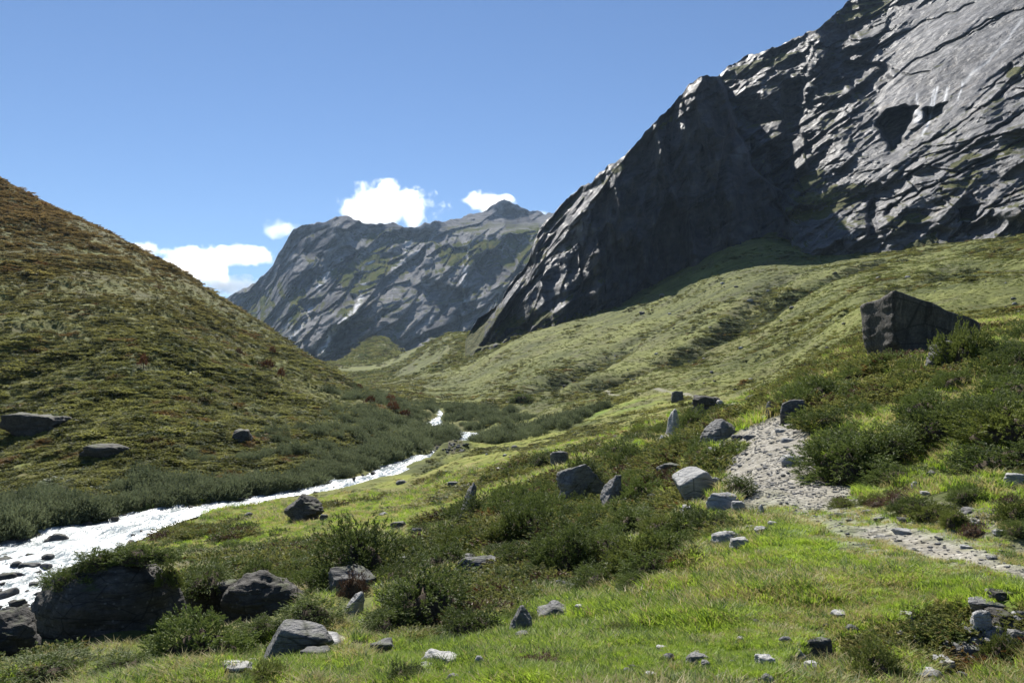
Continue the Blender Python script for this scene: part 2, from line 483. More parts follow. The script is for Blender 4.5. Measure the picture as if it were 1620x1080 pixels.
# ------------------------------------------------------------------ ground sheet
def mat_ground():
    g = NT('alpine_ground')
    lawn, mead, path, rocky = g.attr('lawn'), g.attr('meadow'), g.attr('path'), g.attr('rocky')
    brown = g.attr('brown')
    n1 = g.noise(.06, 5, .6); n2 = g.noise(.5, 5, .6); n3 = g.noise(3.5, 5, .65); n4 = g.noise(22, 4, .6)
    # heath: olive, green and russet dwarf shrubs
    heath = g.ramp(n2, [(.28, (.055,.065,.020)), (.45, (.115,.13,.036)), (.58, (.19,.195,.058)), (.72, (.26,.235,.08))])
    heath = g.mix(g.rng(n3, .35, .7, 0, .55), heath, (.030,.040,.014))
    cl1 = g.voro(.55, vec=g.mapping(scale=(1, 1, 1.6))); cl2 = g.voro(1.5)
    grassy = g.ramp(n3, [(.3, (.14,.16,.042)), (.55, (.185,.21,.055)), (.75, (.25,.25,.08))])
    heath = g.mix(g.rng(n1, .38, .6, 0, .85), heath, grassy)
    russet = g.ramp(n3, [(.3, (.07,.055,.024)), (.6, (.14,.11,.045)), (.8, (.20,.16,.07))])
    heath = g.mix(g.math('MULTIPLY', brown, g.rng(n2, .3, .6, .4, 1)), heath, russet)
    clm = g.math('MULTIPLY', g.rng(g.math('ADD', cl1, g.math('MULTIPLY', g.math('SUBTRACT', n2, .5), 1.3)), .12, .5, .75, 0), 1.0)
    heath = g.mix(clm, heath, g.mix(g.rng(cl2, 0, .6), (.05,.062,.018), (.11,.12,.034)))
    heath = g.mix(g.rng(cl2, .35, .75, 0, .5), heath, (.16,.155,.06))
    red = g.rng(g.noise(.9, 3, .6, vec=g.mapping(loc=(31, 7, 0))), .66, .74, 0, .5)
    heath = g.mix(red, heath, (.15,.06,.028))
    lc = g.ramp(n3, [(.25, (.08,.125,.014)), (.5, (.135,.20,.024)), (.75, (.20,.25,.045))])
    lc = g.mix(g.rng(n2, .52, .75, 0, .6), lc, (.17,.165,.06))
    mc = g.ramp(n2, [(.3, (.13,.16,.026)), (.5, (.20,.22,.042)), (.68, (.28,.25,.085))])
    mc = g.mix(g.rng(n3, .5, .8, 0, .5), mc, (.075,.10,.022))
    nb = g.noise(.018, 6, .62, vec=g.mapping(loc=(400, 20, 7))); nb2 = g.noise(.11, 5, .65)
    heath = g.mix(g.rng(nb, .42, .56, 0, .75), heath, g.mix(g.rng(nb2, .35, .65), (.045,.058,.02), (.10,.115,.035)))
    fall = g.noise(1.0, 5, .65, vec=g.mapping(scale=(.025, .16, .05), rot=(0, 0, .35)))
    heath = g.mix(g.rng(fall, .48, .62, 0, .5), heath, (.22,.235,.07))
    heath = g.mix(g.rng(fall, .30, .44, .45, 0), heath, (.055,.072,.022))
    c = g.mix(mead, heath, mc)
    c = g.mix(lawn, c, lc)
    # bare stones and soil
    v = g.voro(2.6); st = g.rng(v, .05, .3, 1, 0)
    stone = g.ramp(n4, [(.3, (.2,.195,.185)), (.7, (.46,.45,.42))])
    soil = g.ramp(n4, [(.3, (.05,.042,.03)), (.7, (.12,.10,.075))])
    c = g.mix(g.math('MULTIPLY', rocky, g.rng(n3, .4, .55), clamp=True), c, g.mix(st, soil, stone))
    gravel = g.ramp(g.voro(14, out='Color'), [(.1, (.22,.205,.175)), (.9, (.42,.40,.35))])
    gravel = g.mix(g.rng(n3, .35, .62, 0, .5), gravel, (.20,.18,.13))
    pm = g.math('MULTIPLY', path, g.rng(g.math('ADD', n3, g.math('MULTIPLY', path, .35)), .45, .72), clamp=True)
    c = g.mix(pm, c, gravel)
    # moist shingle beside the river
    c = g.mix(g.attr('shingle'), c, g.ramp(g.voro(1.7, out='Color'), [(.1, (.05,.05,.05)), (.9, (.2,.2,.2))]))
    b = g.bump(n3, .6, .18); b = g.bump(n4, .45, .03, b)
    b = g.bump(n2, .5, .8, b)
    return g.done(c, .95, .1, b)

bn = fbm(Xg, Yg, seed=61, oct=3, L=60.0)
hgt = Zg
BROWN = LEFTHILL*sstep(-10, 60, hgt+18*bn)*.95
BROWN = np.maximum(BROWN, LEFTHILL*.45)
BROWN = np.maximum(BROWN, (~LEFTHILL)*sstep(.15, .7, bn)*sstep(60, 200, Yg)*.35)
ROCKY = sstep(.45, .7, fbm(Xg, Yg, seed=63, oct=4, L=9.0))*sstep(6, 12, Yg)*.5
EDGE = inpoly(wpx, wpy, [(640,1085),(660,1040),(800,1020),(1050,1010),(1250,960),(1330,940),(1480,940),(1640,960),(1640,1085)])
ROCKY = np.maximum(ROCKY, EDGE*.75*(Yg < 9))
DEB = inpoly(wpx, wpy, [(676,690),(715,690),(735,712),(700,716)])
ROCKY = np.maximum(ROCKY, DEB*1.0)
GB = np.clip(GD/3.5, 0, 1)
ROCKY = np.maximum(ROCKY, .7*GB*sstep(-.2, .4, fbm(Xg, Yg, seed=66, oct=3, L=12.0)))
SHING = np.where(RD < 1.2, 1.0, 0.0)*(Yg < 60)
V = np.stack([Xg, Yg, Zg], -1).reshape(-1, 3)
ground_me = mesh_np('ground', V, grid_faces(*Xg.shape), mat_ground(), True, dict(
    lawn=LAWN.ravel(), meadow=MEAD.ravel(), path=np.maximum(PATHM, PATHFAR*.9).ravel(), rocky=ROCKY.ravel(), brown=BROWN.ravel(), shingle=SHING.ravel()))
ground = obj_of('ground', ground_me)
tag(ground, 'grassy heath covered valley ground with hillsides rising to left and right', kind='structure')

# wide low land under everything, out to the horizon
gm = NT('far_land'); gm.done(gm.ramp(gm.noise(.004, 4), [(.3, (.05,.06,.02)), (.7, (.11,.12,.05))]), .95, .1)
a = np.linspace(0, 2*math.pi, 49)[:-1]
rr = [0.5, 60, 400, 1500, 2800]
Vf = [(r*math.cos(t), r*math.sin(t)+0, -22.0) for r in rr for t in a]
Ff = [(i*48+j, i*48+(j+1) % 48, (i+1)*48+(j+1) % 48, (i+1)*48+j) for i in range(4) for j in range(48)]
low = obj_of('lowland', mesh_np('lowland', np.array(Vf), np.array(Ff), gm.m, True))
tag(low, 'green lowland stretching away beneath the valley', kind='structure')

# ------------------------------------------------------------------ river
def mat_water():
    g = NT('white_water')
    v = g.mapping(scale=(1, .35, 1))
    n1 = g.noise(.45, 6, .7, vec=v, dist=1.2); n2 = g.noise(2.4, 5, .7, vec=v, dist=.6); n3 = g.noise(9, 4, .6)
    s_ = g.math('ADD', g.math('MULTIPLY', n1, .5), g.math('MULTIPLY', n2, .5))
    foam = g.rng(s_, .46, .60)
    c = g.mix(foam, (.16,.20,.21), (.78,.82,.83))
    b = g.bump(n1, .7, .5); b = g.bump(n2, .5, .14, b); b = g.bump(n3, .12, .02, b)
    r = g.rng(foam, 0, 1, .25, .6)
    g.b.inputs['IOR'].default_value = 1.33
    return g.done(c, r, .6, b)
nseg = len(left_b)
L_ = np.array(left_b); R_ = np.array(right_b)
tt = []
for i in range(nseg-1):
    ln = math.hypot(*(L_[i+1]-L_[i])); n_ = max(3, int(ln/(0.35+L_[i][1]*.004)))
    tt += list(i+np.arange(n_)/n_)
tt.append(nseg-1); tt = np.array(tt)
Ls = np.stack([np.interp(tt, range(nseg), L_[:, k]) for k in (0, 1)], -1)
Rs = np.stack([np.interp(tt, range(nseg), R_[:, k]) for k in (0, 1)], -1)
cr = np.linspace(-.14, 1.14, 72)
RX = Ls[:, None, 0]*(1-cr)+Rs[:, None, 0]*cr; RY = Ls[:, None, 1]*(1-cr)+Rs[:, None, 1]*cr
cellr = 0.25+RY*.002
RZ = zr(RY) + 0.16*fbm(RX, RY*.6, seed=71, oct=4, L=2.2, gain=.6) + .10*np.abs(fbm(RX, RY, seed=75, oct=3, L=.7))*(RY < 90)
river = obj_of('river', mesh_np('river', np.stack([RX, RY, RZ], -1).reshape(-1, 3), grid_faces(*RX.shape), mat_water(), True))
tag(river, 'foaming white mountain river winding through the valley floor', kind='structure')

# ------------------------------------------------------------------ rock faces
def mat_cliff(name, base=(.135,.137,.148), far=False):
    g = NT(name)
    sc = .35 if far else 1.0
    th = math.radians(-40)
    strat = g.mapping(scale=(.16*sc, .35*sc, 1.3*sc), rot=(0, math.radians(38), 0))
    vert = g.mapping(scale=(1.1*sc, 1.1*sc, .07*sc), rot=(0, math.radians(12), 0))
    n0 = g.noise(.013*sc, 6, .6); n1 = g.noise(.06*sc, 7, .65); ns = g.noise(.11, 7, .7, vec=strat, dist=.5)
    nv = g.noise(.12, 6, .65, vec=vert, dist=.3)
    c = g.ramp(n1, [(.25, tuple(x*.55 for x in base)), (.5, base), (.75, tuple(x*1.5 for x in base))])
    c = g.mix(g.rng(ns, .38, .52, .75, 0), c, tuple(x*.38 for x in base))
    c = g.mix(g.math('MULTIPLY', g.rng(nv, .55, .66), g.attr('smooth_slab')), c, (.10,.105,.115))
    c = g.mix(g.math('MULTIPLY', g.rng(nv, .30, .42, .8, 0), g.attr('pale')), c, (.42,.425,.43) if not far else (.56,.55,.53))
    c = g.mix(g.rng(g.noise(.05*sc, 5, .7, vec=g.mapping(loc=(90, 3, 2))), .57, .7, 0, .4), c, (.24,.19,.14))
    c = g.mix(g.math('MULTIPLY', g.attr('dark'), .76), c, g.ramp(g.math('ADD', g.math('MULTIPLY', n1, .5), g.math('MULTIPLY', nv, .5)), [(.38, (.010,.010,.015)), (.48, (.034,.034,.042)), (.56, (.065,.065,.07)), (.64, (.14,.135,.125))]))  # dark mask puts shade into the rock colour; also carries joints and stains
    # water and wet pale streaks
    c = g.mix(g.attr('streak'), c, (.75,.76,.78) if not far else (.9,.9,.9))
    # turf on the ledges
    nz = g.n('ShaderNodeSeparateXYZ'); g.put(nz.inputs[0], g.nrm())
    e = g.math('ADD', nz.outputs[2], g.math('MULTIPLY', g.math('SUBTRACT', n1, .5), .55))
    e = g.math('ADD', e, g.math('MULTIPLY', g.math('SUBTRACT', n0, .5), .5))
    turf = g.rng(g.math('ADD', e, g.math('MULTIPLY', g.attr('turf'), 1.0)), .82 if not far else .80, .97 if not far else .97)
    n5 = g.noise(.3*sc, 5, .6) if not far else g.noise(.02, 6, .65)
    tc = g.ramp(n5, [(.3, (.045,.055,.018)), (.5, (.09,.10,.032)), (.72, (.17,.145,.06))])
    c = g.mix(turf, c, tc)
    b = g.bump(n1, .7, 7/sc if not far else 12); b = g.bump(ns, .8, 4/sc if not far else 8, b)
    n6 = g.noise(.5*sc, 6, .7); b = g.bump(n6, .6, 1.6/sc, b)
    r = g.rng(nv, .4, .6, .48, .75)
    r = g.mix(turf, r, (.95,.95,.95))
    return g.done(c, r, 0.0 if far else .14, b)

def facet(P, rot_deg, L, seed, amp, warp=.35, aniso=(3.0, 1.0)):
    """overlapping slabs: a sheared sawtooth along the dip, blocks broken up by noise"""
    th = math.radians(rot_deg)
    s_ = P[..., 0]*math.cos(th)+P[..., 2]*math.sin(th)
    r_ = -P[..., 0]*math.sin(th)+P[..., 2]*math.cos(th)
    y_ = P[..., 1]
    w_ = fbm(s_/aniso[0], r_, y_*.5, seed=seed, oct=4, L=L*1.8, gain=.55)*warp*L*2
    q = (r_+w_+y_*.12)/L
    f = q-np.floor(q)
    saw = np.where(f < .8, f/.8, (1-f)/.2)
    blk = _h(np.floor(q), np.floor((s_+w_*2)/(L*aniso[0]*1.2)+_h(np.floor(q), q*0, q*0, seed+5)*7), q*0, seed+9)
    return amp*(saw-.5)*(.35+.9*blk)

def vfac(u, v, L, seed, amp, tilt=1.0):
    """broken rock faces: every cell is a plane of its own height and tilt"""
    u = u/L+.3*vnoise(u/L*1.3, v/L*1.3, seed=seed+40); v = v/L+.3*vnoise(v/L*1.3, u/L*1.3, seed=seed+41)
    iu = np.floor(u); iv = np.floor(v); best = np.full(u.shape, 1e9); out = np.zeros(u.shape); z = iu*0
    for a_ in (-1, 0, 1):
        for b_ in (-1, 0, 1):
            cu_, cv_ = iu+a_, iv+b_
            pu = cu_+_h(cu_, cv_, z, seed); pv = cv_+_h(cu_, cv_, z, seed+1)
            d_ = (u-pu)**2+(v-pv)**2; m = d_ < best
            o_ = (_h(cu_, cv_, z, seed+2)-.5) + tilt*((_h(cu_, cv_, z, seed+3)-.5)*(u-pu)+(_h(cu_, cv_, z, seed+4)-.25)*(v-pv))*1.6
            best = np.where(m, d_, best); out = np.where(m, o_, out)
    return amp*out

def ridged(x, y, z, seed, L, oct=5, gain=.5):
    t = 0; a = 1; f = 1/L; pr = 1
    for k in range(oct):
        n = 1-np.abs(vnoise(x*f+11*k, y*f, z*f-5*k, seed+k))
        n = n*n; t = t+a*n*pr; pr = np.clip(n*1.4, 0, 1); a *= gain; f *= 2.1
    return t

# right-hand wall -----------------------------------------------------------
SKY_R = [(736,540),(745,522),(756,503),(775,492),(793,478),(802,457),(815,440),(828,425),(837,412),(842,390),(851,369),(862,352),(876,338),(888,322),(905,306),(920,295),(935,288),(950,272),(965,262),(985,250),(1000,232),(1012,221),(1020,208),(1035,195),(1050,181),(1068,160),(1085,141),(1095,130),(1105,123),(1120,120),(1136,120),(1150,104),(1165,97),(1183,88),(1200,84),(1225,76),(1250,66),(1275,52),(1290,46),(1315,28),(1335,8),(1348,-2),(1400,-32),(1500,-95),(1620,-165),(1900,-300),(2400,-480)]
FOOT_R = [(590,630),(640,600),(700,572),(760,572),(850,572),(930,548),(971,520),(1050,480),(1100,462),(1170,420),(1215,385),(1245,385),(1280,420),(1320,428),(1400,430),(1480,436),(1540,430),(1620,402),(1900,350),(2400,318)]
cu = np.concatenate([np.arange(736, 1700, 2.0), np.arange(1700, 2401, 10.0)])
sky_ = np.interp(cu, *zip(*SKY_R)) + 2.2*vnoise(cu/9, cu*0, seed=3)*(cu > 640) + 1.2*vnoise(cu/3.5, cu*0, seed=4)
foot_ = np.interp(cu, *zip(*FOOT_R))
nt = 400
T = np.linspace(0, 1, nt)[:, None]**1.0
CPY = foot_[None, :]*(1-T)+sky_[None, :]*T
CPX = np.ones_like(T)*cu[None, :]
dx = (CPX-CX)/F; dz = (HY-CPY)/F
Y1 = 225/(.6*dx+.3-.74*np.minimum(dz, .62))
Y1 = np.where(Y1 < 0, 2000, np.minimum(Y1, 2000))
Y2 = 585/(.1*dx+.95-.28*dz)
d3 = .75*dx+.3-.58*dz
Y3 = 162/np.maximum(d3, .12)
YB = np.maximum(Y2, Y3)
# lower right silhouette of the buttress
sil = [(1138,60),(1138,121),(1160,185),(1188,262),(1232,300),(1245,345),(1250,395),(1250,500)]
sx = np.interp(CPY, [p[1] for p in sil], [p[0] for p in sil]) + 5*vnoise(CPY/16, CPY*0, seed=8)
isB = CPX < sx
edge = sstep(-2.5, 2.5, CPX-sx)
low_ = CPY > 300
Y4 = 590/(.35*dx+.8-.48*dz)
cw = edge*(1-sstep(1230, 1350, CPX + .4*(CPY-150)))*(1-sstep(270, 330, CPY))*.62
Y1 = Y1*(1-cw) + np.maximum(Y4, Y2+15)*cw
Yc = np.where(CPX < 1020, YB, YB*(1-edge)+Y1*edge)
P0 = np.stack([dx*Yc, Yc, dz*Yc], -1)
but = 1-edge
fade = sstep(736, 775, CPX)*sstep(0, .1, T)
dsp = np.zeros_like(Yc)
x_, y_, z_ = P0[..., 0], P0[..., 1], P0[..., 2]
# buttress: upright ribs and big blocks
rib = ridged(x_*1.3, y_, z_*.35, 101, 70.0, 5)
dsp += but*(-(rib-.9)*24 - 15*(ridged(x_*1.0+z_*.12, y_*0, z_*.12, 105, 26.0, 4)-.9) + facet(P0, 62, 38, 111, 7, .5, (2.2, 1)) + facet(P0, 28, 17, 115, 3, .6))
lowb = but*(CPX < 960)*1.0
dsp += lowb*(-(ridged(x_, y_, z_*.6, 141, 34.0, 4)-.9)*12)
# crags between the buttress and the smooth slabs
crag = edge*(1-sstep(1290, 1420, CPX + .5*(CPY-150)))
dsp += crag*(-(ridged(x_*1.1, y_*.6, z_*.6, 121, 85.0, 5)-.9)*62 + facet(P0, 35, 45, 125, 24, .5) + facet(P0, 50, 18, 127, 9, .5))
# slabs: gently overlapping sheets dipping to the left
slab = edge*(1-crag)
smoothz = inpoly(CPX, CPY, [(1395,30),(1640,-40),(1640,70),(1560,130),(1510,200),(1470,190),(1400,175),(1380,165),(1405,120),(1400,70)]).astype(float)
smoothz = blur(smoothz, 8)
rz = 1-.75*smoothz
dsp += slab*rz*.8*(facet(P0, 43, 34, 131, 12, .5, (4, 1)) + facet(P0, 40, 13, 133, 5, .5, (4, 1)) - (ridged(x_, y_*.5, z_*.8, 137, 60.0, 4)-.9)*20)
# lower band of rocks: broken
lowr = slab*sstep(215, 300, CPY)
dsp += lowr*(-(ridged(x_, y_*.6, z_*.7, 151, 42.0, 4)-.9)*14)
dsp += 2.2*fbm(x_, y_*.6, z_, seed=161, oct=4, L=9.0)*rz
def sr(deg, an):
    t_ = math.radians(deg); return (x_*math.cos(t_)+z_*math.sin(t_))/an, -x_*math.sin(t_)+z_*math.cos(t_)
u1, v1 = sr(55, 1.6); u2, v2 = sr(40, 2.6); u3, v3 = sr(75, 2.2)
dsp += but*(vfac(u3, v3, 26, 301, 14) + vfac(u3, v3, 9, 311, 4.5))
dsp += crag*(vfac(u1, v1, 36, 321, 30) + vfac(u1, v1, 14, 331, 10) + vfac(u1, v1, 6, 341, 3.5))
dsp += slab*rz*.8*(vfac(u2, v2, 26, 351, 9) + vfac(u2, v2, 10, 361, 4.5)) + lowr*(vfac(u1, v1, 22, 371, 9) + vfac(u1, v1, 8, 381, 5))
dsp += .8*fbm(x_, y_*.6, z_, seed=391, oct=3, L=3.0)*rz
# hollow under the overhang, dark notches
def dent(poly, depth, soft=5):
    m = blur(inpoly(CPX+4*vnoise(CPX/12, CPY/12, seed=6), CPY+4*vnoise(CPX/12, CPY/12, seed=7), poly).astype(float), soft)
    return m*depth
dsp += dent([(1400,172),(1448,166),(1440,196),(1420,232),(1408,236),(1400,214),(1385,200)], 60, 3)
dsp += dent([(1462,172),(1500,164),(1480,186),(1462,192)], 25, 2)
dsp += dent([(1150,160),(1200,150),(1235,190),(1190,200)], 60, 5)
dsp += dent([(1235,130),(1270,120),(1265,215),(1240,230)], 55, 5)
dsp += dent([(1330,95),(1395,100),(1410,125),(1385,165),(1350,150)], 45, 4)
dsp += dent([(1215,245),(1255,215),(1250,300),(1240,345),(1225,330)], 35, 4)
dsp += dent([(1370,330),(1385,322),(1390,370),(1376,378)], 22, 2)
dsp += dent([(1410,320),(1425,322),(1410,345),(1400,345)], 18, 2)
dsp += dent([(1520,330),(1550,325),(1540,350),(1515,350)], 22, 3)
# long joints and dark water stains across the slabs
joint = np.zeros_like(CPX); stain = np.zeros_like(CPX)
jx = CPX+2.5*vnoise(CPX/13, CPY/13, seed=55); jy = CPY+3*vnoise(CPX/17, CPY/11, seed=56)
for line, wd in [([(1395,140),(1450,95),(1500,70),(1560,35),(1640,5)], 1.6), ([(1385,75),(1450,42),(1540,5)], 1.5), ([(1330,60),(1400,30),(1470,0)], 1.5), ([(1480,75),(1540,52),(1610,15)], 1.3), ([(1440,240),(1500,210),(1580,150),(1640,110)], 1.8),
        ([(1430,280),(1520,235),(1640,165)], 1.6), ([(1400,330),(1480,295),(1560,250),(1640,215)], 1.8), ([(1500,380),(1560,330),(1640,290)], 1.7), ([(1410,110),(1440,120),(1470,112)], 1.2), ([(1530,175),(1570,140),(1600,105)], 2.2), ([(1360,350),(1420,320),(1440,300)], 1.6)]:
    d_, _ = dist_poly(jx, jy, line); joint = np.maximum(joint, np.exp(-(d_/wd)**2))
for line, wd in [([(1482,62),(1474,95),(1466,130)], 3.5), ([(1513,80),(1508,110)], 2.5), ([(1545,62),(1530,90),(1518,112)], 3.0), ([(1560,70),(1545,95)], 2.2), ([(1600,60),(1572,95),(1550,112)], 2.5), ([(1432,110),(1424,140)], 2.5), ([(1455,105),(1450,140)], 2.5), ([(1640,60),(1600,100)], 3)]:
    d_, _ = dist_poly(jx, CPY, line); stain = np.maximum(stain, np.exp(-(d_/wd)**2))
dsp += 7*joint
# stepped ledge under the buttress
dsp += dent([(770,520),(940,495),(960,515),(900,545),(800,550)], 0, 4)
shelf = but*sstep(700, 760, CPX)*(1-sstep(920, 980, CPX))
dsp += shelf*(sstep(.30, .36, T[:, :1]*np.ones_like(CPX)+.02*vnoise(CPX/22, CPY*0, seed=91))*22 - 8)
dsp *= fade*sstep(0, .04, 1-T*0+0)*1.0
top = sstep(1.0, .955, T)
dsp = dsp*(.35+.65*top)
Yc2 = np.maximum(Yc+dsp, 250)
P = np.stack([dx*Yc2, Yc2, dz*Yc2], -1)
# roll over the crest and down behind, so the wall has real thickness
crest = P[-1]
back = []
for k_, (by, bz) in enumerate([(12, -1), (40, -10), (120, -60), (300, -190), (700, -480)]):
    b_ = crest.copy(); b_[:, 1] += by; b_[:, 0] += by*.25; b_[:, 2] = np.maximum(b_[:, 2]+bz, -20)
    back.append(b_)
P = np.concatenate([P, np.array(back)], 0)
def padT(a_): return np.concatenate([a_, np.repeat(a_[-1:], 5, 0)], 0)
turf = np.zeros_like(CPX)
for poly, v_ in [
    ([(1234,346),(1260,318),(1310,300),(1355,285),(1375,292),(1372,312),(1330,325),(1305,340),(1270,352)], .75),
    ([(1136,120),(1160,110),(1230,88),(1275,82),(1270,95),(1220,104),(1175,116),(1150,128)], .5),
    ([(1290,44),(1345,0),(1430,0),(1380,25),(1330,38)], .45),
    ([(1560,250),(1620,205),(1640,215),(1600,235),(1575,258)], .4), ([(1495,265),(1540,240),(1560,245),(1530,262),(1500,275)], .4),
    ([(1380,420),(1475,365),(1480,385),(1440,425)], .7), ([(1595,110),(1640,95),(1640,115),(1600,125)], .4),
    ([(870,352),(1050,190),(1062,196),(1010,232),(985,262),(960,290),(930,300),(885,345)], .33),
    ([(600,600),(760,520),(800,505),(840,500),(835,520),(770,545),(700,600)], .45),
    ([(770,505),(850,490),(930,500),(880,515),(800,518)], .6),
    ([(1050,190),(1075,160),(1090,170),(1060,215)], .3),
    ([(580,612),(640,560),(700,532),(742,518),(748,535),(735,560),(700,590),(590,640)], .75), ([(735,517),(760,500),(792,478),(806,500),(800,530),(765,560),(730,560)], .38),
    ([(1400,350),(1450,330),(1470,345),(1420,372)], .4), ([(1480,300),(1540,270),(1560,280),(1500,315)], .35), ([(1250,290),(1290,270),(1310,285),(1270,310)], .3)]:
    turf = np.maximum(turf, v_*inpoly(CPX+6*vnoise(CPX/20, CPY/9, seed=12), CPY+5*vnoise(CPX/20, CPY/9, seed=13), poly))
turf = blur(turf, 2)
turf += sstep(.10, 0, T)*.5
turf -= but*sstep(1000, 1060, CPX)*.25*(turf < .2)
streak = np.zeros_like(CPX)
for line, wd, v_ in [([(1483,138),(1478,160),(1472,185),(1460,215)], 1.8, .9), ([(1478,142),(1470,178)], 1.6, .8), ([(1499,140),(1492,165)], 2.0, .9), ([(1524,130),(1515,158)], 1.5, .8), ([(1452,150),(1450,168)], 2, .7),
    ([(1618,30),(1590,70),(1560,100),(1535,118),(1520,142)], 2.2, .45), ([(1447,176),(1454,180),(1450,190)], 5, .8)]:
    d_, _ = dist_poly(CPX+2*vnoise(CPX/6, CPY/14, seed=33), CPY, line)
    streak = np.maximum(streak, v_*np.exp(-(d_/wd)**2))
pale = np.zeros_like(CPX)
for poly in [[(1390,400),(1450,385),(1500,350),(1560,320),(1600,290),(1620,280),(1640,340),(1600,385),(1540,400),(1500,415)],
    [(1240,350),(1330,340),(1390,300),(1440,270),(1470,260),(1420,330),(1340,380),(1250,385)],
    [(905,330),(960,270),(975,280),(945,320)], [(1180,150),(1225,110),(1215,150),(1195,175)], [(1150,245),(1180,222),(1225,218),(1215,250),(1180,255)], [(800,500),(840,455),(870,440),(860,480)]]:
    pale = np.maximum(pale, inpoly(CPX, CPY, poly).astype(float))
pale = blur(pale, 6)
darkz = np.maximum(but*sstep(-12, 10, CPX-np.interp(CPY, [110,120,250,345,420,500], [1100,1100,985,930,905,900])), np.maximum(crag*.85, .0))  # albedo lowered on the buttress face and crags to deepen their shade
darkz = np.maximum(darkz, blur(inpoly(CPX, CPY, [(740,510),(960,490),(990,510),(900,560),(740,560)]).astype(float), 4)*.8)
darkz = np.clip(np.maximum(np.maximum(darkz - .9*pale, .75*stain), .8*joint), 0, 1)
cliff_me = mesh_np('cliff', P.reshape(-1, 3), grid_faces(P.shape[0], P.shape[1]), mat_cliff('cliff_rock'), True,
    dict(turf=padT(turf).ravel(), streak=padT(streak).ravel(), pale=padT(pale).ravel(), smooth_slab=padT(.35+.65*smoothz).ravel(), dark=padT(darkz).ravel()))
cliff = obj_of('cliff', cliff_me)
tag(cliff, 'tall grey granite cliff with a shaded buttress and smooth wet slabs', kind='structure')

# far mountain -------------------------------------------------------------
SKY_F = [(200,470),(290,455),(318,462),(340,470),(358,471),(368,466),(385,457),(402,448),(415,436),(430,422),(440,402),(450,386),(456,374),(465,362),(480,356),(500,352),(515,350),(530,344),(545,341),(558,345),(580,355),(600,354),(620,352),(640,360),(655,360),(668,354),(680,352),(690,348),(705,351),(716,346),(730,344),(745,338),(762,337),(775,328),(788,320),(797,317),(806,319),(820,326),(838,335),(850,334),(862,339),(876,336),(900,345),(1000,360),(1100,380)]
cu = np.arange(200, 1101, 2.0)
sky_ = np.interp(cu, *zip(*SKY_F)) + 1.5*vnoise(cu/7, cu*0, seed=13) + .8*vnoise(cu/2.7, cu*0, seed=14)
T = np.linspace(0, 1, 210)[:, None]
CPX = np.ones_like(T)*cu[None, :]; CPY = 640*(1-T)+sky_[None, :]*T
dx = (CPX-CX)/F; dz = (HY-CPY)/F
YF = 2050 + 250*sstep(0, .3, T) + 1500*np.clip(T-.2, 0, 1)**1.2 + 0*CPX
YF += 900*sstep(680, 740, CPX)*sstep(372, 335, CPY)          # the separate summit behind
YF += 1800*sstep(370, 330, CPX)                               # the low ridge far left
YF += 250*sstep(560, 360, CPX)
P0 = np.stack([dx*YF, YF, dz*YF], -1); x_, y_, z_ = P0[..., 0], P0[..., 1], P0[..., 2]
dk = np.zeros_like(CPX)  # blocks whose shade is painted into the rock colour, also set back
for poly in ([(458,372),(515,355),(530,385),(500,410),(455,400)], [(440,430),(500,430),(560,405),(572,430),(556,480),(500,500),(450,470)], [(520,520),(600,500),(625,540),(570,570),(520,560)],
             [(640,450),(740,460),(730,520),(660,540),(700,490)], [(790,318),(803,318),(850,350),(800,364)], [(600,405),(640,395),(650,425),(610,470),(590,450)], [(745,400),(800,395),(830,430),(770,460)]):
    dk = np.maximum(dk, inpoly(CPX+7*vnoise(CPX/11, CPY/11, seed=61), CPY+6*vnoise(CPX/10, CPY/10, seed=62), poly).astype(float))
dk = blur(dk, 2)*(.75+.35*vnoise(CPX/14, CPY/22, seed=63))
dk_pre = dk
# diagonal gullies falling to lower left
th = math.radians(58)
s_ = x_*math.cos(th)+z_*math.sin(th); r_ = -x_*math.sin(th)+z_*math.cos(th)
wv = 60*fbm(x_, z_, seed=170, oct=3, L=380)
d = -(ridged((r_+wv)*1.0, y_*.2, s_*.40, 171, 360.0, 6, .52)-.9)*180
d += facet(P0, 40, 150, 177, 26, .8)
uu, vv = s_/1.9, r_
d += vfac(uu, vv, 150, 401, 140) + vfac(uu, vv, 60, 411, 75) + vfac(uu, vv, 25, 421, 22)
d += 9*fbm(x_, y_*.3, z_, seed=185, oct=4, L=40)
d += dk_pre*70
d -= 60*np.exp(-((CPX-np.interp(CPY, [395,505,600], [592,548,500]))/14)**2)*-1
# central pale slab stays smoother
cs = blur(inpoly(CPX, CPY, [(590,500),(600,440),(640,430),(700,450),(735,470),(700,520),(640,545),(590,540)]).astype(float), 8)
d = d*(1-.5*cs) + 60*(1-T)*0
YF2 = YF + d*(.3+.7*sstep(1, .93, T))*sstep(0, .08, T)
P = np.stack([dx*YF2, YF2, dz*YF2], -1)
crest = P[-1]; back = []
for by, bz in [(40, -5), (150, -60), (400, -260), (900, -700)]:
    b_ = crest.copy(); b_[:, 1] += by; b_[:, 2] = np.maximum(b_[:, 2]+bz, -20); back.append(b_)
P = np.concatenate([P, np.array(back)], 0)
def padF(a_): return np.concatenate([a_, np.repeat(a_[-1:], 4, 0)], 0)
turf = np.zeros_like(CPX)
for poly, v_ in [([(380,480),(450,440),(480,460),(470,520),(430,540),(360,500)], .3), ([(520,430),(560,400),(620,390),(610,440),(560,470)], .25), ([(690,390),(760,380),(860,360),(850,420),(790,420),(700,420)], .3),
                 ([(540,580),(620,530),(640,570),(600,610)], .6), ([(560,365),(690,365),(690,380),(600,385)], .1)]:
    turf = np.maximum(turf, v_*inpoly(CPX+8*vnoise(CPX/20, CPY/20, seed=15), CPY, poly))
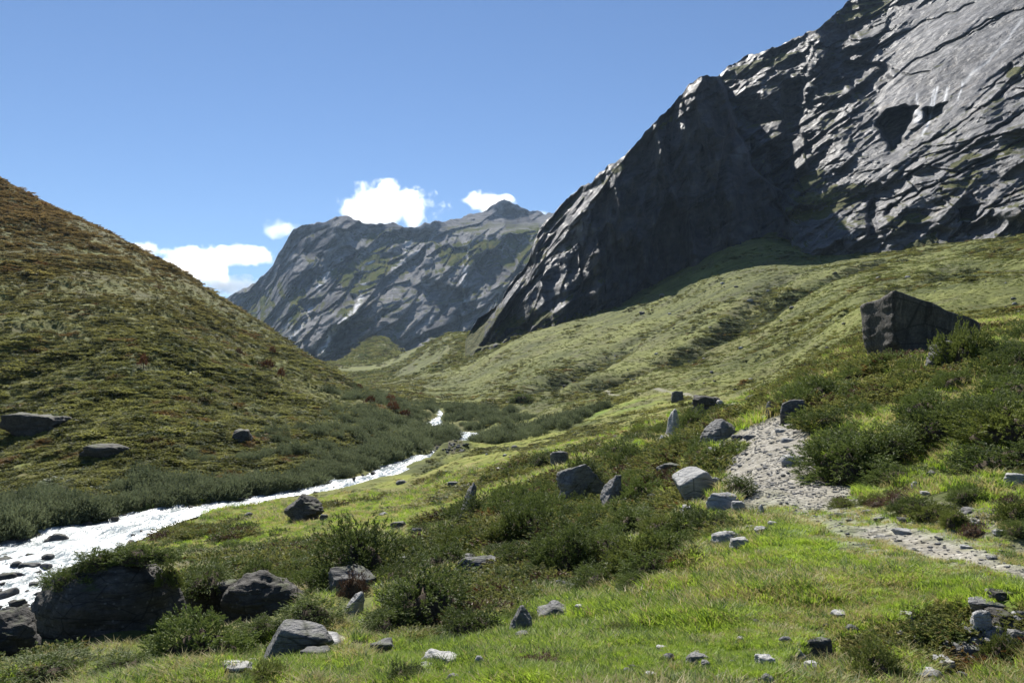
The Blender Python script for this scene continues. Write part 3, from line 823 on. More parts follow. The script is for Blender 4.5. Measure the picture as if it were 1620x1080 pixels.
turf = blur(turf, 3) - .04 - .3*sstep(365, 335, CPY)
streak = np.zeros_like(CPX)
for line, wd, v_ in [([(592,400),(585,425),(577,450),(573,470),(562,490),(548,505)], 2.2, .95), ([(520,428),(512,445),(505,455)], 2.6, .8), ([(740,385),(737,420),(733,455),(737,480)], 1.8, .8),
    ([(645,385),(640,410),(620,435)], 3.0, .55), ([(545,508),(525,525),(515,545),(508,570)], 2.2, .9), ([(490,490),(478,515),(460,530),(455,545)], 2.0, .7), ([(660,400),(650,420)], 4.0, .5), ([(470,470),(468,490),(455,520)], 1.5, .5)]:
    d_, _ = dist_poly(CPX+4*vnoise(CPX/8, CPY/8, seed=33), CPY+3*vnoise(CPX/5, CPY/5, seed=34), line)
    streak = np.maximum(streak, min(1, v_*1.2)*np.exp(-(d_/(wd*1.7))**2)*np.clip(.75+.6*vnoise(CPX/4, CPY/4, seed=35), 0, 1))
pale = blur(inpoly(CPX, CPY, [(560,360),(700,355),(860,350),(860,365),(720,385),(640,380),(560,385)]).astype(float), 6)*.25 + cs
pale = np.maximum(pale, blur(inpoly(CPX+6*vnoise(CPX/12, CPY/12, seed=64), CPY, [(560,500),(585,430),(600,470),(640,440),(690,470),(640,545),(600,500),(570,530)]).astype(float), 2))
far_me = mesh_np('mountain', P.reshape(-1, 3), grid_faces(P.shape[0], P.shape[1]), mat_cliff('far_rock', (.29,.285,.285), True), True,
    dict(turf=padF(turf).ravel(), streak=padF(streak).ravel(), pale=padF(pale).ravel(), smooth_slab=padF(np.full_like(cs, .5)).ravel(), dark=padF(np.clip(.05+.35*sstep(372, 345, CPY)+.15*sstep(520, 440, CPX)+.8*dk, 0, .95)).ravel()))  # summit also darkened in colour to offset grazing sunlight
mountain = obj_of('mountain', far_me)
tag(mountain, 'distant rugged mountain closing the valley with a pointed summit', kind='structure')
# ------------------------------------------------------------------ plant and stone materials
def mat_rock(name, lo, hi, lichen=.25, moss=.5, streaky=False):
    g = NT(name)
    oc = g.n('ShaderNodeTexCoord').outputs['Object']
    info = g.n('ShaderNodeObjectInfo').outputs['Random']
    n1 = g.noise(1.6, 6, .65, vec=oc); n2 = g.noise(9, 5, .7, vec=oc); n3 = g.noise(40, 3, .6, vec=oc)
    ly = g.noise(2.5, 5, .7, vec=g.mapping(scale=(.6, .6, 7), rot=(.25, .2, 0), vec=oc)) if not streaky else g.noise(1.0, 6, .7, vec=g.mapping(scale=(1.3, 1.3, .16), rot=(0, .12, 0), vec=oc))
    pale_ = g.rng(g.noise(1.0, 4, .7, vec=g.mapping(scale=(1.9, 1.9, .22), rot=(0, .12, 0), loc=(4, 9, 2), vec=oc)), .58, .66, 0, .6) if streaky else None
    c = g.ramp(n2, [(.28, lo), (.72, hi)])
    c = g.mix(g.rng(n1, .4, .65, 0, .55), c, tuple(x*.55 for x in lo))
    c = g.mix(g.rng(ly, .36, .48, .75, 0), c, tuple(x*.45 for x in lo))
    if streaky: c = g.mix(pale_, c, (.22,.19,.15))
    cr_ = g.voro(1.3 if not streaky else .35, vec=g.mapping(scale=(1, 1, 2.2), vec=oc), feature='DISTANCE_TO_EDGE')
    c = g.mix(g.rng(cr_, .0, .03, .8, 0), c, (.02,.02,.018))
    c = g.mix(g.rng(g.voro(7, vec=oc), .12, .22, lichen, 0), c, (.42,.42,.38))
    c = g.mix(g.math('MULTIPLY', info, .35), c, tuple(x*.7 for x in lo))
    nz = g.n('ShaderNodeSeparateXYZ'); g.put(nz.inputs[0], g.nrm())
    m = g.rng(g.math('ADD', g.math('MULTIPLY', nz.outputs[2], .5), n1), .92, 1.05, 0, moss)
    c = g.mix(m, c, (.06,.075,.022))
    b = g.bump(n1, .6, .2); b = g.bump(ly, .8, .09, b); b = g.bump(n2, .8, .05, b); b = g.bump(n3, .6, .01, b)
    return g.done(c, .82, .3, b)
ROCK_GREY = mat_rock('grey_gneiss', (.13,.128,.125), (.33,.325,.315))
ROCK_DARK = mat_rock('dark_lichened_gneiss', (.05,.046,.04), (.13,.12,.105), .2, .7)
ROCK_PALE = mat_rock('pale_gneiss', (.32,.32,.31), (.54,.53,.51), .1, .1)
ROCK_MID = mat_rock('weathered_gneiss', (.08,.08,.078), (.19,.187,.18), .3, .6)

ROCK_STAIN = mat_rock('stained_dark_gneiss', (.05,.046,.04), (.14,.13,.11), .15, .3, True)

def mat_leaf(name, dark, light, tip=None, fac=.22, far=False, spread=.9, autumn=None):
    g = NT(name)
    info = g.n('ShaderNodeObjectInfo').outputs['Random']
    n = g.noise(.35 if not far else .03, 4, .6)
    n2 = g.noise(5.0 if not far else .6, 3, .6)
    f = g.math('ADD', g.math('MULTIPLY', n, .6), g.math('ADD', g.math('MULTIPLY', n2, .5), g.math('MULTIPLY', g.math('SUBTRACT', info, .5), .95 if not far else .8)))
    c = g.mix(g.rng(f, .25, .85), dark, light)
    if far:   # autumn browns higher up the shady western side
        sp = g.n('ShaderNodeSeparateXYZ'); g.put(sp.inputs[0], g.pos())
        bf = g.math('MULTIPLY', g.rng(g.math('ADD', sp.outputs[2], g.math('MULTIPLY', n, 30)), 12, 80, 0, .8), g.math('MULTIPLY', g.rng(sp.outputs[0], -75, -30, 1, 0), g.rng(sp.outputs[1], 450, 600, 1, 0)))
        c = g.mix(bf, c, g.mix(info, (.15,.10,.04), (.38,.25,.11)))
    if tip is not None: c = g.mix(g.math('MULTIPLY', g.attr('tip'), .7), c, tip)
    if autumn is not None: c = g.mix(g.rng(g.noise(1.1 if not far else .12, 3, .6, vec=g.mapping(loc=(5, 50, 9))), .58, .68, 0, .8), c, autumn)
    return g.translucent(c, fac, .62, .22)
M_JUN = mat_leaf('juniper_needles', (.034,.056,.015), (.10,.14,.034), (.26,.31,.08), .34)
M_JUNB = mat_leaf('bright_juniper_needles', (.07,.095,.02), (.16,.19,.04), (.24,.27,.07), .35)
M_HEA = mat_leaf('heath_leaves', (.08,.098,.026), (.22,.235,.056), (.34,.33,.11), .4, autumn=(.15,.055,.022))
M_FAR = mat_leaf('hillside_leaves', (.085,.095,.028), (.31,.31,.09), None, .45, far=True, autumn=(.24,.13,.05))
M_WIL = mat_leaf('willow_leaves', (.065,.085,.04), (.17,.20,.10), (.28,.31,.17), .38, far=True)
M_RUST = mat_leaf('rusty_autumn_leaves', (.10,.045,.022), (.19,.085,.04), None, .3, far=True)
M_HEATHER = mat_leaf('brown_heather_twigs', (.06,.035,.022), (.13,.075,.045), (.17,.10,.07), .2)
def mat_grass(name, a, b, tipc):
    g = NT(name)
    info = g.n('ShaderNodeObjectInfo').outputs['Random']
    n = g.noise(.8, 4, .6)
    c = g.mix(g.rng(g.math('ADD', n, g.math('MULTIPLY', info, .4)), .4, 1.0), a, b)
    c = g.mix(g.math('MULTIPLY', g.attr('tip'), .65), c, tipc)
    return g.translucent(c, .5, .55, .3)
M_GR = mat_grass('green_grass', (.17,.29,.020), (.33,.47,.035), (.46,.55,.10))
M_DRY = mat_grass('straw_grass', (.24,.225,.065), (.44,.37,.14), (.6,.5,.25))
M_DGR = mat_grass('dark_sedge', (.05,.11,.02), (.10,.18,.035), (.2,.25,.07))
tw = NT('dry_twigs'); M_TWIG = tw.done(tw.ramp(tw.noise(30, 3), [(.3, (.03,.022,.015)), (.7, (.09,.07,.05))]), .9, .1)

# ------------------------------------------------------------------ plant meshes
def leaf_tris(base, dirs, length, width, r):
    """thin triangles: base (n,3), unit dirs (n,3)"""
    n = len(base)
    side = np.cross(dirs, r.normal(size=(n, 3))); side /= np.linalg.norm(side, axis=1)[:, None]+1e-9
    a = base - side*width[:, None]/2; b = base + side*width[:, None]/2; c = base + dirs*length[:, None]
    return np.stack([a, b, c], 1).reshape(-1, 3)

def unit(v): return v/(np.linalg.norm(v, axis=-1, keepdims=True)+1e-9)

def bush_arrays(seed, nspray=420, per=8, lob=.22, up=.45, leafl=.075, leafw=.024, spr=.30, flat=1.0, zs=1.0, rin=.52):
    """dome of plume-like sprays; radius 1, height about 1"""
    r = np.random.default_rng(seed)
    th = r.uniform(0, 2*np.pi, nspray); u = r.uniform(-.08, 1, nspray)
    d = np.stack([np.cos(th)*np.sqrt(1-u*u), np.sin(th)*np.sqrt(1-u*u), u], -1)
    lobe = 1 + lob*vnoise(d[:, 0]*2+seed, d[:, 1]*2, d[:, 2]*2, seed) + lob*.8*vnoise(d[:, 0]*5, d[:, 1]*5+seed, d[:, 2]*5, seed+1)
    rad = lobe*r.uniform(rin, .93, nspray)
    root = d*rad[:, None]; root[:, 2] = np.maximum(root[:, 2], .0)*zs
    ax = unit(d*np.array([1, 1, .55]) + np.array([0, 0, up]) + r.normal(size=(nspray, 3))*.30)
    ln = spr*r.uniform(.6, 1.25, nspray)
    T = []; tip = []
    for k in range(per):
        f = (k+.5)/per
        for s in range(3):
            dd = unit(ax + r.normal(size=(nspray, 3))*(.55*(1-f)+.15) + ax*.3)
            b = root + ax*(ln*f)[:, None] + r.normal(size=(nspray, 3))*.022*(1-f)
            T.append(leaf_tris(b, dd, leafl*(1.25-.6*f)*r.uniform(.7, 1.2, nspray), np.full(nspray, leafw), r))
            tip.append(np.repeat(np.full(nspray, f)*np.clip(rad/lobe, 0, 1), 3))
    V = np.concatenate(T); V[:, 2] *= flat
    return V, np.concatenate(tip)

def bush_mesh(name, mat, **k):
    V, tip = bush_arrays(**k)
    return mesh_np(name, V, np.arange(len(V)).reshape(-1, 3), mat, False, dict(tip=tip))

def twig_mesh(name, seed, n=26):
    """woody limbs fanning out from the root, each a tapered three-sided tube"""
    r = np.random.default_rng(seed); V = []; Fc = []
    for i in range(n):
        th = r.uniform(0, 2*np.pi); el = r.uniform(.15, 1.2)
        d = np.array([math.cos(th)*math.cos(el), math.sin(th)*math.cos(el), math.sin(el)])
        p = np.array([0, 0, -.1]); L = r.uniform(.6, .85); R = r.uniform(.02, .035); pts = []
        for k in range(5):
            pts.append((p.copy(), R*(1-k/5.2))); d = unit(d+r.normal(size=3)*.16+np.array([0, 0, .04])); p = p+d*L/4
        for (q, rr_) in pts:
            s = unit(np.cross(d, [0, 0, 1.])); t_ = np.cross(s, d)
            for a_ in (0, 2.09, 4.19): V.append(q+(s*math.cos(a_)+t_*math.sin(a_))*rr_)
        b = len(V)-15
        for k in range(4):
            for a_ in range(3):
                Fc.append((b+k*3+a_, b+k*3+(a_+1) % 3, b+k*3+3+(a_+1) % 3, b+k*3+3+a_))
    # opaque inner hull in twig colour, added to block light and darken the inside
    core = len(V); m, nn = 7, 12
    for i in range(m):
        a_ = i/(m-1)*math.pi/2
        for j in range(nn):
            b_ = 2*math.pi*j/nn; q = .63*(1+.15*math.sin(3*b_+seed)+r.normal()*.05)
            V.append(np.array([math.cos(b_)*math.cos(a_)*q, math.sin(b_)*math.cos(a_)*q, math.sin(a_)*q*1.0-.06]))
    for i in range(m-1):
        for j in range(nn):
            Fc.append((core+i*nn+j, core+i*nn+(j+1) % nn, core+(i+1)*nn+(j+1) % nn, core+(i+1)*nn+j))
    return mesh_np(name, np.array(V), np.array(Fc), M_TWIG, True)

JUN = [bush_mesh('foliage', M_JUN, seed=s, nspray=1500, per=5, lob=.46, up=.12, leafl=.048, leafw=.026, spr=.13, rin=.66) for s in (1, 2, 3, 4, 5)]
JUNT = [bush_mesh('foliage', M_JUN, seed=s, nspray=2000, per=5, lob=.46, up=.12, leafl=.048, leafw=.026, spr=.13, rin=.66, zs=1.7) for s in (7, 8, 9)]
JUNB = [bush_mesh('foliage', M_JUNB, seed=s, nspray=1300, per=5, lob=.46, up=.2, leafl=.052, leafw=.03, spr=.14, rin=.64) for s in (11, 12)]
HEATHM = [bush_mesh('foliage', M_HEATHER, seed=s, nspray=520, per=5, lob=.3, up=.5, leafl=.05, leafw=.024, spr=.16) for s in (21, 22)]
TW = [twig_mesh('branches', s) for s in (1, 2, 3)]

def bush(px, py, w, h, label, name='juniper_bush', kind=0, Y=None, group=None, cat='shrub', sink=.06, depth=1.0):
    """a shrub whose foot shows at photo (px,py), w x h photo pixels there; kind 0 dark, 1 bright, 2 heather"""
    if Y is None:
        p = at(px, py); Yc_ = p[1]
        W = w/F*Yc_; yy = Yc_+W*.18*depth; X = (px-CX)/F*yy; Z = float(zat(X, yy))
        H = max(h/F*yy, W*.18)
        # keep the top where the photo shows it
        ztop = (HY-(py-h))/F*yy; H = max(ztop-Z, W*.16)
        if H > .8*W: Hn = .8*W+.35*(H-.8*W); Z += H-Hn; H = Hn
    else:
        yy = Y; W = w/F*yy; X = (px-CX)/F*yy; Z = (HY-py)/F*yy; H = h/F*yy
    e = bpy.data.objects.new(name, None); e.empty_display_size = .2; COL.objects.link(e)
    e.location = (X, yy, Z-H*sink); e.rotation_euler = (0, 0, random.uniform(0, 6.28))
    me = random.choice((JUN, JUNB, HEATHM)[kind])
    zs = 1.0
    if kind == 0 and H > .48*W: me = random.choice(JUNT); zs = 1.7
    f = obj_of('foliage', me, e); t = obj_of('branches', random.choice(TW), e)
    k_ = .5*W/1.02
    f.scale = (k_*random.uniform(.95, 1.05), k_*depth*random.uniform(.9, 1.05), H/1.02/zs); t.scale = (f.scale[0], f.scale[1], H/1.02)
    tag(e, label, cat, group)
    return e

# ------------------------------------------------------------------ rocks
import bmesh
_ico = {}
def ico(n):
    if n not in _ico:
        b = bmesh.new(); bmesh.ops.create_icosphere(b, subdivisions=n, radius=1)
        v = np.array([x.co[:] for x in b.verts]); f = np.array([[q.index for q in p.verts] for p in b.faces]); b.free()
        _ico[n] = (unit(v), f)
    return _ico[n]

def rock_arrays(seed, kind='block', sub=4, planes=None, ns=.045):
    r = np.random.default_rng(seed)
    d, f = ico(sub)
    if planes is None:
        n = 13
        N = unit(r.normal(size=(n, 3))); D = r.uniform(.66, 1.0, n)
        if kind == 'slab':
            N = np.vstack([N, unit(np.array([[.1, -.1, 1], [0, .1, -1.]]))]); D = np.append(D, [.62, .7]); 
        if kind == 'wedge':
            N = np.vstack([N, unit(np.array([[.75, -.2, .65], [-.8, -.15, .55], [0, -1, .25], [0, 1, .3]]))]); D = np.append(D, [.5, .5, .6, .7])
        if kind == 'spike':
            N = np.vstack([N, unit(np.array([[.92, -.2, .35], [-.9, -.3, .3], [.2, -1, .2], [0, 1, .35]]))]); D = np.append(D, [.5, .52, .6, .6])
        if kind == 'block':
            q = r.uniform(-.25, .25)
            N = np.vstack([N, unit(np.array([[1, q, .15], [-1, -q, .1], [q, -1, .12], [-q, 1, .1], [q*.6, -q*.5, 1]]))]); D = np.append(D, [.72, .74, .7, .74, .68])
        if kind == 'round': D = D*.25+.75
        if kind == 'dome': D = D*.25+.72
        if kind == 'plate': N = unit(np.array([[1,.15,.1],[-1,.1,.1],[.1,-1,.1],[0,1,0],[0,0,1],[0,0,-1],[.8,-.8,.1],[-.7,.8,0.],[.5,.1,1]])); D = np.array([.85,.8,.7,.75,.55,.6,.95,.92,.72])
    else:
        N = unit(np.array([p[0] for p in planes], float)); D = np.array([p[1] for p in planes], float)
    dots = d@N.T
    rr_ = np.where(dots > .02, D[None, :]/np.maximum(dots, .02), 9)
    # soft minimum rounds the edges a little
    kk = 26.0 if sub < 5 else 17.0
    rad = -np.log(np.exp(-kk*np.minimum(rr_, 4)).sum(1))/kk
    rad = np.minimum(rad, 2.4 if planes is not None else (1.04 if kind in ('dome', 'round') else 1.45))
    P = d*rad[:, None]
    P = P*(1 + ns*2.0*vnoise(P[:, 0]*2.2+seed, P[:, 1]*2.2, P[:, 2]*2.2, seed)[:, None] + ns*fbm(P[:, 0], P[:, 1]+seed, P[:, 2]*2.2, seed=seed+3, oct=4, L=.3, gain=.6)[:, None])
    st = np.abs(((P[:, 2]*6+P[:, 0]*1.2+vnoise(P[:, 0]*2, P[:, 1]*2, P[:, 2], seed+8)*.8) % 1)-.5)
    P[:, :2] *= (1 + ns*.9*(st-.25))[:, None]
    ext = (P.max(0)-P.min(0))/2; cen = (P.max(0)+P.min(0))/2
    return (P-cen)/ext, f

def rock_mesh(seed, kind, mat, dims, sub=4, planes=None, rot=0, tilt=(0, 0), ns=.03):
    P, f = rock_arrays(seed, kind, sub, planes, ns)
    P = P*np.array(dims)/2
    R = Matrix.Rotation(tilt[0], 3, 'X') @ Matrix.Rotation(tilt[1], 3, 'Y') @ Matrix.Rotation(rot, 3, 'Z')
    P = P@np.array(R).T
    me = mesh_np('rock', P, f, mat, True)
    return me, P

_s = [100]
PROT = []   # (column, top row, foot row, half width, distance) of stones to keep in view
def rock(px, py, w, h, label, kind='block', mat=None, name='rock', sub=4, sink=.32, depth=1.0, group=None, planes=None, rot=0, tilt=(0, 0), Y=None, ns=.065, cat='rock', seed=None):
    _s[0] += 1
    if Y is None: Y = at(px, py)[1]
    W = w/F*Y; H = h/F*Y
    Dp = W*depth
    yy = Y+Dp*.35; X = (px-CX)/F*yy
    W *= yy/Y; H *= yy/Y
    Hs = H*(1+sink)
    me, P = rock_mesh(seed or _s[0], kind, mat or ROCK_GREY, (W, Dp, Hs), sub, planes, rot, tilt, ns)
    lo, hi = P.min(0), P.max(0)
    # stretch to the size seen
    k1 = W/(hi[0]-lo[0]); k2 = Hs/(hi[2]-lo[2])
    P = (P-(lo+hi)/2)*np.array([k1, 1, k2])
    me.vertices.foreach_set('co', P.astype(np.float32).ravel()); me.update()
    ztop = (HY-(py-h))/F*yy
    o = obj_of(name, me, None, (X, yy, ztop-Hs/2))
    tag(o, label, cat, group)
    PROT.append((px, py-h, py, w*.5, yy))
    return o

D_, G_, P_, M_ = ROCK_DARK, ROCK_GREY, ROCK_PALE, ROCK_MID
big_planes = [((-1,-.10,-.12),.86), ((.04,-1,-.12),.55), ((.27,.15,.95),.44), ((0,1,0),.6), ((1,-.1,.1),1.25), ((-.62,-.4,-.72),.88), ((0,0,-1),.62)]
rock(1462, 566, 160, 101, 'huge dark overhanging boulder with a flat sloping top on the right hillside', mat=ROCK_STAIN, name='boulder', sub=6, planes=big_planes, depth=.7, sink=.10, ns=.02, seed=5)
rock(172, 1012, 236, 136, 'large rounded dark boulder on the riverbank draped with juniper along its top', 'dome', D_, 'boulder', 6, depth=.9, sink=.5, ns=.03, seed=21, Y=15.5)
rock(415, 985, 140, 84, 'dark boulder under an overhanging juniper mat beyond the sprawling juniper', 'round', D_, 'boulder', 5, depth=.9, sink=.4, Y=17.5, seed=24)
rock(12, 1045, 105, 82, 'dark rounded boulder at the edge of the bank beside the largest riverside boulder', 'round', D_, 'boulder', 5, depth=1, sink=.4, Y=13.0, seed=33)
rock(350, 985, 100, 70, 'low shadowed rock wedged between the two big bank boulders', 'block', D_, 'boulder', 4, depth=.8, sink=.4, Y=18.5)
rock(558, 962, 90, 66, 'dark rock half hidden under the tall spreading juniper', 'block', M_, 'boulder', 5, depth=.9, sink=.35, Y=17.5)
rock(480, 823, 66, 42, 'dark triangular boulder alone on the flat riverside meadow', 'wedge', D_, 'boulder', 5, depth=.8, sink=.1, seed=12)
rock(512, 822, 14, 9, 'small grey stone tucked against the dark meadow boulder', 'block', M_)
rock(394, 816, 15, 6, 'small flat dark stone in the meadow grass near the river', 'slab', M_)
rock(90, 868, 40, 25, 'rounded grey boulder standing in the white river water', 'round', M_, 'boulder', 5, depth=.9, sink=.3, Y=None, seed=41)
rock(197, 848, 30, 8, 'flat dark rock at the water line of the near riverbank', 'slab', D_, depth=.7)
rock(172, 856, 16, 6, 'small dark stone breaking the water beside the flat bank rock', 'slab', D_)
rock(737, 828, 34, 66, 'leaning grey pillar of rock beside a juniper on the meadow edge', 'spike', G_, sub=5, tilt=(0, .32), depth=.9, seed=52)
rock(885, 737, 30, 24, 'square dark block beside a low juniper on the open slope', 'block', M_, depth=.9, sub=4)
rock(924, 795, 88, 62, 'large tilted grey slab with a hollow dark face beneath a juniper cap', 'block', G_, 'boulder', 5, depth=.6, tilt=(0, -.45), seed=61, planes=[((.5,-.75,-.25),.45),((-.9,-.1,.35),.6),((.1,.2,1),.62),((.9,.1,.2),.75),((0,1,.1),.6),((0,-.3,-1),.7),((-.3,-.8,.5),.72)])
rock(968, 802, 36, 52, 'pointed upright grey rock just right of the hollow tilted slab', 'spike', G_, sub=5, tilt=(0, .25), seed=66)
rock(1101, 795, 72, 56, 'pale smooth tilted slab among junipers left of the footpath', 'plate', P_, 'boulder', 5, depth=.9, sink=.12, ns=.015, seed=71, tilt=(.35, -.5), rot=.2)
rock(1060, 752, 42, 20, 'grey block resting in reddish heather above the pale tilted slab', 'block', M_, depth=.8)
rock(1143, 806, 54, 26, 'pale broken rock lying just below the smooth tilted slab', 'slab', P_, depth=.7)
rock(1142, 698, 62, 36, 'pale triangular wedge of rock at the left edge of the footpath', 'wedge', G_, 'boulder', 5, depth=.8, seed=83)
rock(1066, 690, 26, 44, 'thin pale upright slab under the juniper topped outcrop', 'spike', P_, sub=4, seed=86, ns=.05)
rock(1071, 636, 20, 18, 'square grey boulder standing alone left of the dark outcrop', 'block', M_, sub=4)
rock(1120, 660, 50, 36, 'dark craggy outcrop with a jutting flat ledge above the pale wedge', 'block', D_, 'boulder', 5, depth=.9, seed=93, ns=.07)
rock(1138, 640, 20, 8, 'pale flat ledge stone on top of the dark craggy outcrop', 'slab', P_, Y=float(at(1120, 660)[1])+.2)
rock(1254, 667, 46, 36, 'weathered layered block at the right edge of the upper footpath', 'block', M_, 'boulder', 5, depth=.9, ns=.06, seed=96)
rock(1218, 660, 12, 26, 'narrow upright stone left of the layered block by the path', 'spike', G_)
rock(1191, 634, 24, 10, 'low dark stone in the grass where the footpath disappears', 'round', M_)
rock(1180, 648, 16, 4, 'flat grey stone on the grass beyond the path crest', 'slab', M_)
for a in [(1133,716,40,9,'wide flat stone at the foot of the pale wedge'),(1150,707,26,9,'tilted slab leaning on the wide flat stone'),(1140,700,22,9,'small block lying against the pale wedge'),(1168,697,26,10,'dark block at the path edge beside the pale wedge'),(1186,695,24,8,'low dark stone at the path edge right of the wedge'),(1125,722,24,7,'thin grey slab below the wide flat stone')]:
    rock(*a[:4], a[4], 'slab', G_ if a[0] != 1168 else M_, depth=.8)
rock(1255, 735, 40, 16, 'largest pale flat slab set into the stony footpath', 'slab', P_, 'paving_slab', 4, depth=.9, sink=1.2, ns=.012)
rock(1246, 699, 26, 7, 'smaller pale flat slab higher up the stony footpath', 'slab', P_, 'paving_slab', 4, depth=.9, sink=1.2, ns=.012)
rock(1238, 683, 24, 5, 'thin pale slab across the footpath near its crest', 'slab', P_, 'paving_slab', 3, depth=.9, sink=1.2)
rock(1153, 862, 58, 24, 'broad pale rounded boulder at the edge of the bright grass', 'round', P_, 'boulder', 5, depth=.9, sink=.4, seed=104)
rock(1170, 868, 34, 18, 'smaller pale rock leaning on the broad pale boulder', 'block', P_, sub=4)
rock(1206, 848, 28, 16, 'pale oblong rock right of the broad pale boulder', 'slab', P_, tilt=(0, -.3))
rock(1223, 838, 16, 14, 'small pale rock touching the pale oblong rock', 'block', P_)
rock(1204, 816, 12, 20, 'small upright pale stone at the grassy path edge', 'spike', P_)
rock(823, 1003, 40, 46, 'upright pointed grey stone standing in the near grass', 'wedge', G_, 'boulder', 5, depth=.8, sink=.15, seed=113)
rock(826, 1012, 26, 14, 'low dark stone at the foot of the upright pointed stone', 'block', M_)
rock(880, 975, 62, 24, 'sloping grey rock half buried in grass behind the pointed stone', 'wedge', G_, depth=.9, seed=115)
rock(912, 938, 66, 18, 'flat dark slab at the edge of the junipers and grass', 'slab', M_, depth=.7, tilt=(0, .1))
rock(758, 912, 80, 30, 'dark ridged slab behind the large round juniper', 'slab', M_, 'boulder', 5, depth=.7, seed=119)
rock(738, 897, 36, 22, 'pale angular peak of rock beside the dark ridged slab', 'wedge', G_, sub=4)
rock(640, 896, 24, 18, 'grey knob of rock poking out above the large round juniper', 'block', M_, Y=float(at(640, 905)[1])*1.0)
rock(470, 1040, 116, 58, 'long grey leaning slab beside the flat topped pale slab', 'wedge', G_, 'boulder', 5, depth=.55, tilt=(0, -.42), seed=128, ns=.02)
rock(513, 1030, 70, 24, 'pale flat topped slab propped in the near grass', 'slab', P_, 'boulder', 5, depth=.9, sink=.2, seed=130, ns=.015)
rock(500, 1044, 56, 18, 'dark stone beneath the flat topped pale slab', 'block', M_)
rock(603, 1031, 44, 18, 'small dark grey rock in the grass right of the pale slab', 'block', M_, sub=4)
rock(372, 1060, 56, 15, 'white flat rock at the edge of the near grass', 'slab', P_)
rock(405, 1052, 36, 7, 'thin pale stone beside the white flat rock', 'slab', P_)
rock(562, 970, 30, 36, 'thin pale slab leaning under the tall spreading juniper', 'spike', P_, tilt=(0, .6), Y=13.5)
rock(700, 1047, 70, 16, 'flat crumbling pale rock at the grassy foreground edge', 'slab', P_, depth=.8, ns=.06)
rock(758, 1052, 16, 16, 'small round white stone right of the crumbling flat rock', 'round', P_)
rock(716, 1078, 22, 14, 'small grey stone below the crumbling flat rock', 'round', G_)
rock(1574, 966, 98, 20, 'long layered flat capstone on the ruined dry stone corner', 'slab', G_, 'boulder', 5, depth=.7, sink=.1, ns=.05, seed=140)
rock(1590, 948, 50, 16, 'dark lumpy rock sitting above the layered capstone', 'block', D_, sub=4, ns=.07)
rock(1552, 1008, 32, 44, 'pale splintered rock under the layered capstone', 'block', P_, sub=5, depth=.8, ns=.06)
rock(1592, 990, 60, 26, 'dark block shaded under the layered capstone', 'block', D_, sub=4)
rock(1612, 986, 30, 20, 'white rounded stone at the right of the shaded block', 'round', P_)
rock(1543, 1022, 44, 18, 'white split stone beneath the splintered rock', 'slab', P_)
rock(1526, 1046, 58, 30, 'angular block with a shaded side in the ruined stone corner', 'block', G_, sub=5)
rock(1492, 1062, 36, 24, 'pale tumbled stone left of the angular block', 'block', P_)
rock(1472, 1072, 24, 16, 'small pale stone at the left end of the tumbled row', 'block', P_)
rock(1612, 1040, 34, 44, 'grey upright boulder in the bush at the ruined corner', 'block', G_, sub=5)
rock(1292, 1040, 48, 34, 'dark slab sunk in a shaded hollow of the bank', 'block', M_, sub=4, depth=.8)
rock(1262, 1046, 26, 22, 'white split stone at the lip of the shaded hollow', 'wedge', P_)
rock(1288, 1066, 28, 20, 'pale broken stone below the dark sunken slab', 'block', P_, ns=.06)
rock(1606, 768, 36, 20, 'pale squared block on the bank high right of the path', 'block', P_, sub=4, depth=.8)
rock(630, 838, 24, 14, 'grey stone low in the grass left of a small juniper', 'block', M_)
rock(660, 850, 20, 16, 'grey rock under the small round juniper', 'block', M_)
rock(803, 820, 14, 12, 'small white stone right of the juniper by the leaning pillar', 'block', P_)
rock(606, 815, 14, 5, 'small pale flat stone on the open meadow', 'slab', P_)
rock(60, 690, 98, 38, 'dark overhanging flat topped outcrop low on the left hillside', 'slab', D_, 'boulder', 5, depth=.7, sink=.2, seed=150, planes=[((0,-1,-.25),.6),((-1,0,-.1),.9),((1,-.1,.1),.9),((.05,0,1),.5),((0,1,0),.6),((0,0,-1),.6),((-.6,-.4,-.6),.8)])
rock(384, 700, 32, 22, 'dark rock poking out of the shrubs midway along the left hillside', 'block', D_, sub=4)
rock(158, 728, 86, 26, 'low reddish brown rock shelf above the riverside willows', 'slab', D_, depth=.6, sub=4)
rock(1512, 590, 84, 54, 'pale lichened rock in shade beneath the bright bush by the huge boulder', 'block', M_, 'boulder', 5, depth=.8, sink=.3)
rock(1449, 777, 13, 16, 'upright pale stone on the bank above the path bend', 'block', P_)
rock(1463, 785, 16, 9, 'pale stone just right of the upright pale stone', 'block', P_)
rock(1476, 756, 20, 12, 'slanting grey slab above the pale stones on the bank', 'slab', G_, tilt=(0, -.5))
rock(1532, 812, 34, 10, 'low grey slab in the grass above the path', 'slab', G_)
rock(1432, 845, 34, 9, 'flat white stone lying at the edge of the lower path', 'slab', P_)
rock(1527, 868, 18, 6, 'small white stone on the lower path verge', 'slab', P_)
rock(1435, 980, 26, 13, 'white oblong stone in the near turf left of the capstone', 'slab', P_, tilt=(0, -.25))
rock(1473, 968, 14, 10, 'small pinkish pale stone between the oblong stone and the capstone', 'round', P_)
rock(1427, 1009, 24, 13, 'white pitted stone in the bush left of the tumbled stones', 'round', P_)
rock(1454, 1026, 18, 20, 'upright white stone in dry grass left of the tumbled stones', 'block', P_)
rock(1329, 974, 30, 8, 'pale flat stone on the crest of the grassy bank', 'slab', P_)
rock(1047, 1031, 18, 11, 'white stone in the foreground grass left of the grey one', 'block', P_)
rock(1103, 1052, 36, 20, 'grey weathered stone in foreground turf', 'block', G_)
